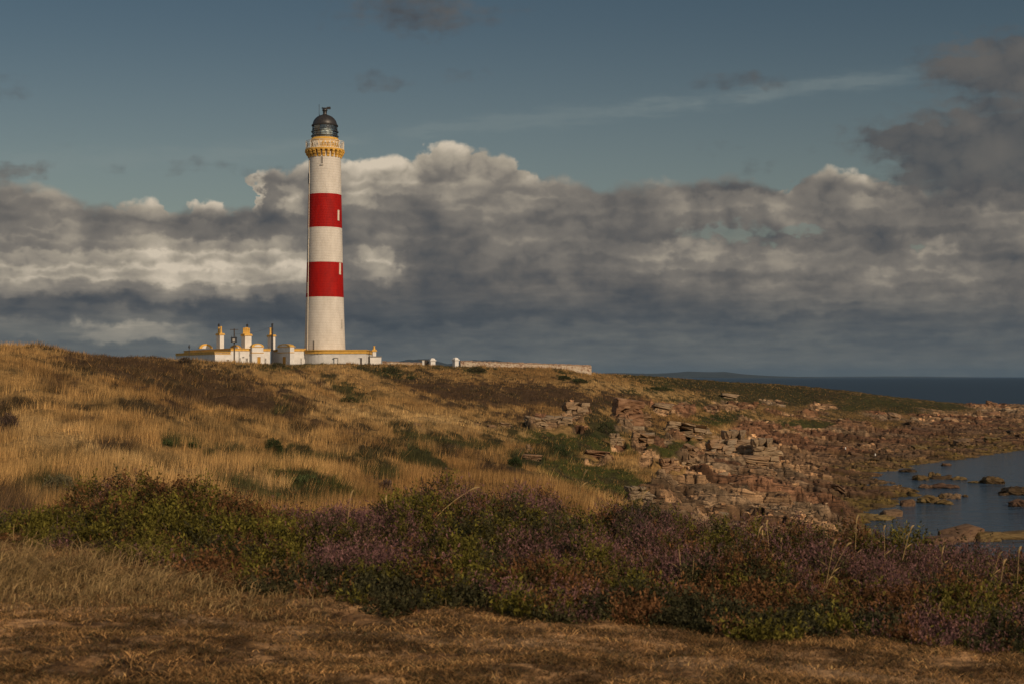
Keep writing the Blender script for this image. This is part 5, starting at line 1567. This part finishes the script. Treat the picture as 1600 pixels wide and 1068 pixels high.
def heather_h(x, Y):
    px = bearing(x, Y)
    g = land_z(x, Y)
    Yc = 13.6
    ztop = HC - (np.interp(px, [p[0] for p in TOPC], [p[1] for p in TOPC]) + 24 - HY) / F * Yc
    zf = 10.3
    yb = F * (HC - zf) / (np.interp(px, [p[0] for p in BOT], [p[1] for p in BOT]) - HY) + (fbm(x * 1.4, x * 0, 3, 139) - .5) * .6
    t = np.clip((Y - yb) / (Yc - yb), 0, 1.6)
    H = np.maximum(ztop - land_z(x, np.full_like(x, Yc)), .1)
    env = np.where(t < 1, np.clip(t, 0, 1) ** .55 * .8 + .2 * t, np.clip(1 - ((t - 1) / .55) ** 2, 0, 1))
    cap = HC - (np.interp(px, [p[0] for p in TOPC], [p[1] for p in TOPC]) + 24 - HY) / F * Y - g
    d1, d2, r1, r2, ox, oy = voronoi(x / .62 + fbm(x, Y, 2, 141) * .6, Y / .75, 143)
    dome = np.clip(1 - (d1 / .75) ** 2, 0, 1)
    lump = (dome - .6) * .36 + (r1 - .5) * .20 + (fbm(x * 5.5, Y * 5.5, 3, 145) - .5) * .30
    return np.where((t > 0) & (env > 0), np.maximum(np.minimum(H * env, np.where(t > .8, np.maximum(cap, 0), 9)) + lump * np.clip(.35 + cap * 3, .2, 1) * np.clip(t * 3, 0, 1) * np.clip(env * 1.5, 0, 1), .03 * (t > 0)), 0), g, r1, r2, t


FP = [
    (250, 812, 120, 36, 'y', 1.), (60, 826, 80, 26, 'y', .9), (400, 826, 90, 34, 'y', .95), (180, 858, 120, 18, 'y', .5), (640, 785, 60, 10, 'y', .8), (745, 826, 54, 20, 'y', .8), (905, 808, 40, 11, 'y', .9), (1105, 838, 26, 12, 'y', .9), (1000, 905, 40, 20, 'y', .4), (480, 860, 50, 30, 'y', .7), (590, 900, 30, 14, 'y', .6), (1050, 820, 40, 10, 'y', .4), (960, 850, 30, 8, 'y', .4),
    (230, 765, 130, 13, 'r', .95), (350, 792, 80, 14, 'r', .85), (130, 775, 60, 16, 'r', .7), (320, 890, 80, 18, 'r', .8), (1010, 950, 120, 34, 'r', .8), (1150, 930, 140, 44, 'r', .75), (1300, 940, 90, 34, 'r', .7), (1440, 910, 50, 16, 'r', .5), (980, 800, 30, 10, 'r', .4), (1200, 868, 90, 20, 'r', .6), (420, 800, 40, 10, 'r', .5),
    (545, 806, 80, 20, 'p', 1.), (570, 860, 110, 30, 'p', 1.), (640, 842, 60, 20, 'p', .8), (760, 762, 150, 24, 'p', 1.15), (870, 784, 70, 16, 'p', .95), (860, 848, 110, 24, 'p', .75), (1005, 838, 60, 24, 'p', .95), (1060, 872, 60, 22, 'p', .6), (1400, 890, 120, 36, 'p', .95), (1260, 856, 80, 20, 'p', .8), (1500, 870, 80, 20, 'p', .95), (1440, 965, 36, 30, 'p', .9), (1540, 992, 60, 12, 'p', .7), (510, 985, 14, 14, 'p', .7), (900, 960, 40, 20, 'p', .5), (1080, 900, 30, 20, 'p', .5), (1180, 832, 60, 10, 'p', .7), (120, 840, 10, 12, 'p', .6),
    (985, 806, 26, 18, 'm', 1.), (1050, 806, 30, 10, 'm', .8), (1090, 826, 30, 10, 'm', .6), (1140, 845, 60, 8, 'm', .5),
    (600, 935, 100, 34, 'k', .9), (760, 965, 110, 20, 'k', .9), (880, 985, 90, 14, 'k', .9), (1120, 975, 160, 22, 'k', .8), (420, 900, 60, 24, 'k', .6), (1350, 980, 60, 20, 'k', .7), (1060, 930, 100, 20, 'k', .5), (520, 900, 40, 20, 'k', .6), (690, 800, 20, 14, 'k', .4),
    (60, 880, 120, 24, 't', .7), (300, 935, 140, 18, 't', .5), (770, 905, 130, 26, 't', .55), (1560, 930, 40, 46, 't', .8), (1290, 890, 50, 30, 't', .6), (1180, 880, 40, 26, 't', .4), (880, 925, 60, 20, 't', .5), (1390, 960, 40, 16, 't', .4),
]
PUR = np.array((.168, .083, .076)); YG = np.array((.125, .105, .017)); RUS = np.array((.145, .066, .025)); MAU = np.array((.095, .058, .054)); DRK = np.array((.048, .044, .018)); TANC = np.array((.30, .19, .085)); OLV = np.array((.062, .055, .017))
N = 150000
y_ = 8.6 + (18.4 - 8.6) * rng.uniform(0, 1, N) ** 1.15; x_ = rng.uniform(-.44, .44, N) * y_
hm, g_, r1, r2, t_ = heather_h(x_, y_)
k = (hm > .02) & (t_ < 1.5) & (rng.uniform(0, 1, N) < np.clip(.25 + 2.6 * (fbm(x_ * 5, y_ * 5, 2, 158) - .3), .1, 1))
x_, y_, hm, g_, r1, r2, t_ = (q[k] for q in (x_, y_, hm, g_, r1, r2, t_))
depth = rng.uniform(0, 1, len(x_)) ** 2.2
zs = g_ + hm * (1 - .55 * depth) - .05
px_, py_ = project(x_, y_, g_ + hm)
n = len(x_)
wts = {q: np.zeros(n) for q in 'yrpmkt'}
wx = (fbm(x_ * 2.2, y_ * 2.2, 3, 151) - .5) * 90; wy = (fbm(x_ * 2.2 + 9, y_ * 2.2, 3, 153) - .5) * 44
for cx, cy, sx, sy, kd, a in FP:
    wts[kd] = np.maximum(wts[kd], a * np.exp(-((px_ + wx - cx) / sx) ** 2 - ((py_ + wy - cy) / sy) ** 2))
kinds = 'yrpmkt'
cl = np.stack([fbm(x_ * 3.6 + 3 * q_, y_ * 3.6, 3, 155 + q_) for q_ in range(6)], -1)
east = sstep(900, 1050, px_)
W_ = np.stack([wts[q] for q in kinds], -1) * (np.array([1, 1, 1., 1, 1, .8]) + east[:, None] * np.array([-.1, -.22, .12, 0, 0, 0])) + .06 + (cl - .4) * 2.0 * np.array([1, .9, .9, .4, 1.1, .3]) + rng.uniform(0, .34, (n, 6)) * np.array([1, 1, .9, .4, 1, .4]) + (r2[:, None] < np.array([.2, .38, .0, .0, .0, .0])) * .12
kd = W_.argmax(1)
# surface slope for the way the sprigs grow
e = .08
nx = -(heather_h(x_ + e, y_)[0] - heather_h(x_ - e, y_)[0]) / (2 * e); ny = -(heather_h(x_, y_ + e)[0] - heather_h(x_, y_ - e)[0]) / (2 * e)
up = np.stack([np.clip(nx, -1, 1) * .5, np.clip(ny, -1, 1) * .5, np.ones(n)], -1) + rng.normal(0, .32, (n, 3)); up /= np.linalg.norm(up, axis=1)[:, None]
root = np.stack([x_, y_, zs], -1)
tipc = np.stack([YG, RUS, PUR, MAU, DRK, TANC])[kd]
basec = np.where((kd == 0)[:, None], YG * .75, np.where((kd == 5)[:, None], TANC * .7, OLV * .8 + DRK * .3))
slen = (.06 + .13 * rng.uniform(0, 1, n) ** 2) * (.6 + .8 * fbm(x_ * 6, y_ * 6, 2, 157))
nl = 11
f = np.tile(np.linspace(.05, 1, nl), (n, 1)) + rng.uniform(-.04, .04, (n, nl))
Pn = root[:, None, :] + up[:, None, :] * (f * slen[:, None])[..., None] + rng.normal(0, .006, (n, nl, 3))
Dn = up[:, None, :] * .8 + rng.normal(0, 1, (n, nl, 3)) * np.where(kd == 2, .42, .75)[:, None, None]
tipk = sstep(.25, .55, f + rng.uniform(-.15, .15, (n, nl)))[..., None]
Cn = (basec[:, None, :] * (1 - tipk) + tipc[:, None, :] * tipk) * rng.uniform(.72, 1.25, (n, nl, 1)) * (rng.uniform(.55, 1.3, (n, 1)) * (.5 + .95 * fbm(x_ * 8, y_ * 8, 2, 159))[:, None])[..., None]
Ln = rng.uniform(.018, .042, (n, nl)) * np.where(kd == 2, .72, 1.)[:, None]; Wn = Ln * rng.uniform(.28, .5, (n, nl))
grs = kd == 5
# five mounds stand out from the rest of the bank
MOUND = [
    ('large yellow-green heath mound with rusty tips, at the left of the bank', 235, 14.0, 165, 2.0), ('broad purple heather mound crowning the middle of the bank', 760, 13.8, 150, 1.6),
    ('dull mauve heather tuft beside the broad purple mound', 985, 13.4, 42, .9), ('purple heather mound below the lone round gorse, in front of green heath', 545, 13.2, 85, 1.7), ('wide purple heather mound in front of the sea inlet', 1430, 12.4, 150, 1.6)]
own = np.full(n, -1)
pxm = bearing(x_, y_)
for q, (lab, cx, cy, sx, sy) in enumerate(MOUND):
    own[(((pxm - cx) / sx) ** 2 + ((y_ - cy) / sy) ** 2 < 1 + .25 * np.sin(pxm * .09)) & (own < 0)] = q


def sprigs(name, sel, par=None):
    return leaf_mesh(name, Pn[sel].reshape(-1, 3), Dn[sel].reshape(-1, 3), Ln[sel].ravel(), Wn[sel].ravel(), np.clip(Cn[sel].reshape(-1, 3), 0, .8), [M_leaf], par)


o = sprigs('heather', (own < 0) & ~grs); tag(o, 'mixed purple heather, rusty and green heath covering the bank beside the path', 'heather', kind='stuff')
M_twig = bpy.data.materials['twig']
for q, (lab, cx, cy, sx, sy) in enumerate(MOUND):
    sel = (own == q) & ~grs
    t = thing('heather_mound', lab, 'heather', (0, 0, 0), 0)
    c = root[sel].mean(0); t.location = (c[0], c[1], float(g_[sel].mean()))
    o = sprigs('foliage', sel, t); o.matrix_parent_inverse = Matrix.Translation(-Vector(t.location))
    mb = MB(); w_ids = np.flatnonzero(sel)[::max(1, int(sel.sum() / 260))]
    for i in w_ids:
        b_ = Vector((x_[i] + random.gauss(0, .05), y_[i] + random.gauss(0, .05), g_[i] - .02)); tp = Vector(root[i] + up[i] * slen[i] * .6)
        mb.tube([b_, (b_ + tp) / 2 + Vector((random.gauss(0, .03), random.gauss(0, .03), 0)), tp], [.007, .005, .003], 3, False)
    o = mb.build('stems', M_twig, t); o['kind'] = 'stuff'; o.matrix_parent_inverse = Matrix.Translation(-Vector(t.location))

# long pale grass at the edge of the path and through the heather
sel = grs
xa = np.repeat(x_[sel], 4) + rng.normal(0, .03, sel.sum() * 4); ya = np.repeat(y_[sel], 4) + rng.normal(0, .03, sel.sum() * 4)
za_ = np.repeat(np.maximum(g_[sel], zs[sel] - .15), 4)
na = len(xa)
N2 = 42000
yb_ = rng.uniform(9.0, 12.6, N2); xb_ = rng.uniform(-.42, -.13, N2) * yb_
hb, gb, _, _, tb = heather_h(xb_, yb_)
pb = bearing(xb_, yb_)
kb = (tb < .2) & (rng.uniform(0, 1, N2) < np.clip(1.1 - np.abs(yb_ - (10.7 - pb / 450.)) / 1.7, 0, 1) * np.clip(1.5 - pb / 330., .1, 1) * np.clip(2.4 * fbm(xb_ * 2, yb_ * 2, 3, 167) - .55, .05, 1))
N3 = 9000
yc_ = rng.uniform(9, 15, N3); xc_ = rng.uniform(-.42, .42, N3) * yc_
hc_, gc_, _, rc2, tc_ = heather_h(xc_, yc_)
kc = (hc_ > .03) & (fbm(xc_ * 1.6, yc_ * 1.6, 3, 161) > .5)
X3 = np.concatenate([xa, xb_[kb], xc_[kc]]); Y3 = np.concatenate([ya, yb_[kb], yc_[kc]]); Z3 = np.concatenate([za_, gb[kb], (gc_ + hc_ * .4)[kc]])
n3 = len(X3)
c3_ = np.array((.36, .225, .10))[None] * (1 - rng.uniform(0, .6, (n3, 1))) + np.array((.10, .10, .03))[None] * rng.uniform(0, .5, (n3, 1))
sh3 = np.clip(.38 + .7 * (Y3 - 9.3) / 2.0, .3, 1.05)
o = blades('long_grass', X3, Y3, Z3, sh3 * rng.uniform(.05, .20, n3) * (.5 + fbm(X3 * 2.5, Y3 * 2.5, 3, 163)), rng.uniform(.004, .009, n3), rng.normal(.2, 1.3, n3), rng.uniform(.4, 2.6, n3), c3_ * (.5 + 1.25 * fbm(X3 * 3, Y3 * 3, 3, 165))[:, None], [M_grass], bend=.55, jitter=.3)
tag(o, 'long pale dry grass along the path edge and between the heather', 'grass', kind='stuff')

# cropped dead turf and litter on the path
N4 = 420000
y4 = 6.2 + (13.0 - 6.2) * rng.uniform(0, 1, N4) ** 1.2; x4 = rng.uniform(-.46, .46, N4) * y4
h4, g4, _, _, t4 = heather_h(x4, y4)
pn = fbm(x4 * 2.2, y4 * 3.0, 4, 171)
wl = np.exp(-((y4 - (9.25 - .22 * (x4 + 3.4))) / .22) ** 2)
k4 = (h4 < .05) & (rng.uniform(0, 1, N4) < np.clip(2.8 * (pn - .26) * (1 - .7 * wl) + .12, 0.05, 1))
x4, y4, g4, pn = x4[k4], y4[k4], g4[k4], pn[k4]; n4 = len(x4)
fl4 = fbm(x4 * 3.2, y4 * 4.4, 4, 177)
c4 = np.array((.54, .30, .115))[None] * (.25 + rng.uniform(0, 1., (n4, 1)) ** 1.5) * (.25 + 1.5 * fbm(x4 * 7, y4 * 9, 3, 173) * sstep(.25, .6, fl4))[:, None]; gsel = rng.uniform(0, 1, n4) < .24
c4[gsel] = np.array((.075, .058, .024)) * rng.uniform(.6, 1.3, (gsel.sum(), 1))
o = blades('short_turf', x4, y4, g4, rng.uniform(.006, .034, n4) * (.5 + fbm(x4 * 5, y4 * 6, 3, 175)), rng.uniform(.003, .0075, n4), rng.uniform(0, 2 * PI, n4), rng.uniform(.6, 3.6, n4), c4, [M_grass], bend=.3, jitter=.2, base_drop=.004)
tag(o, 'short trodden brown turf and dead litter on the path', 'turf', kind='stuff')

# single stalks that stand clear of the heather: foot, tip and seed head
STK = [(536, 880, 548, 775, 1), (612, 850, 603, 782, 1), (540, 930, 575, 866, 0), (620, 965, 628, 890, 1), (700, 930, 728, 870, 0), (676, 800, 735, 765, 1), (1000, 770, 1008, 755, 0), (904, 757, 912, 742, 1), (870, 900, 885, 875, 0), (1172, 890, 1186, 830, 1),
       (1205, 892, 1192, 838, 1), (1204, 884, 1198, 820, 1), (1222, 890, 1220, 845, 1), (1286, 925, 1302, 850, 1), (1290, 905, 1322, 853, 1), (1334, 880, 1338, 815, 1), (1382, 875, 1381, 826, 1), (1412, 832, 1416, 824, 1), (1470, 880, 1472, 864, 1), (1546, 900, 1560, 868, 1),
       (1558, 930, 1568, 880, 1), (1524, 955, 1535, 905, 0), (1068, 935, 1060, 850, 0), (1080, 915, 1084, 870, 0), (1252, 880, 1250, 866, 1), (62, 880, 95, 840, 0), (20, 860, 22, 818, 0), (304, 865, 315, 822, 1), (205, 838, 212, 815, 0), (276, 900, 281, 878, 0), (1585, 950, 1592, 862, 1), (1505, 940, 1512, 890, 0), (1140, 870, 1146, 842, 0), (1410, 860, 1423, 826, 1)]
USTK = {0: 'tallest bleached grass stalk, standing over the purple heather below the lighthouse', 1: 'hooked bleached stalk beside the tallest grass stalk', 3: 'broken forked dry stalk at the front of the dark heather', 15: 'straight seed-headed stalk rising against the rocks by the inlet'}
M_stalk = paint('dry_stalk', (.42, .28, .12), .8, 8, .25, 0)
for q, (p0, y0, p1, y1, hd) in enumerate(STK):
    Yq = 12.6 if y0 < 900 else 10.9
    A = P(p0, y0 + 14, Yq); B = P(p1, y1, Yq - random.uniform(.05, .2))
    t = thing('grass_stalk', USTK.get(q, 'thin dry grass stalk standing up out of the heather'), 'grass stalk', A, 0, 'dry grass stalks in the heather')
    d = B - A; L_ = d.length
    sag = Vector((d.x * .25, .02, -abs(d.x) * .12))
    pts_ = [d * f_ + sag * (f_ ** 2 - f_) for f_ in np.linspace(0, 1, 7)]
    mb = MB(); mb.tube(pts_, [.0042, .0038, .0034, .003, .0026, .0022, .0018], 5); mb.build('stem', M_stalk, t)
    if hd:
        mb = MB(); u = (pts_[-1] - pts_[-2]).normalized()
        hl = random.uniform(.05, .09)
        mb.tube([pts_[-1] - u * .01, pts_[-1] + u * hl * .3, pts_[-1] + u * hl * .7 + Vector((.008, 0, -.004)), pts_[-1] + u * hl + Vector((.018, 0, -.012))], [.003, .0085, .007, .002], 6); mb.build('seed_head', M_stalk, t)
    for f_, sd in ((.35, 1), (.6, -1)):
        mb = MB()
        b_ = d * f_ + sag * (f_ ** 2 - f_); tp = b_ + Vector((sd * .07, .02, .05)); mb.extr([b_, b_ + Vector((sd * .035, .01, .035)), tp, b_ + Vector((sd * .03, .012, .022))], (0, .003, 0))
        mb.build('leaf', M_stalk, t)
for px, py, lab in ((424, 1028, 'small white pebble lying on the brown path'), (220, 981, 'tiny pale pebble beside the trodden line of the path'), (1350, 1012, 'tiny pale stone on the path below the rusty heath')):
    Yq = F * 1.62 / (py - HY); g = lz(X(px, Yq), Yq)
    o = rock((X(px, Yq), Yq, g + .006), .028, .022, .024, random.uniform(0, 3), (0, 0), M_rpale, lab, name='pebble')
for px, py, lab in ((1523, 967, 'small yellow flower on a thin stalk low in the grass, at the right'), (1582, 970, 'second small yellow flower, nearer the picture edge')):
    B = P(px, py, 10.4); g = lz(B.x, B.y)
    t = thing('yellow_flower', lab, 'flower', (B.x, B.y, g), 0, 'yellow flowers')
    mb = MB(); mb.tube([(0, 0, 0), (0, 0, B.z - g)], .003, 5); mb.build('stem', M_twig, t)
    mb = MB()
    for k_ in range(9):
        a = 2 * PI * k_ / 9; e = Vector((math.cos(a), math.sin(a) * .8, .25)); n_ = Vector((-math.sin(a), math.cos(a), 0)); c = Vector((0, 0, B.z - g))
        mb.extr([c, c + e * .012 + n_ * .005, c + e * .02, c + e * .012 - n_ * .005], (0, 0, .002))
    mb.build('petals', paint('yellow_petal', (.75, .50, .02), .6, 9, .1, 0) if 'yellow_petal' not in bpy.data.materials else bpy.data.materials['yellow_petal'], t)
#>>VEG

# ------------------------------------------------------------------ sea air
#<<HAZE
m = bpy.data.materials.new('sea_air'); m.use_nodes = True
nt = NT(m.node_tree); nt.n.remove(nt.n['Principled BSDF'])
pv = nt.n.new('ShaderNodeVolumePrincipled'); pv.inputs['Color'].default_value = (.20, .32, .47, 1); pv.inputs['Density'].default_value = .000024; pv.inputs['Anisotropy'].default_value = 0
nt.l.new(pv.outputs[0], nt.n['Material Output'].inputs['Volume'])
mb = MB(); mb.box(-34000, 34000, -700, 62000, -6, 280); hz = mb.build('haze', m); tag(hz, 'thin blue sea air over the firth', 'haze', kind='stuff')
#>>HAZE
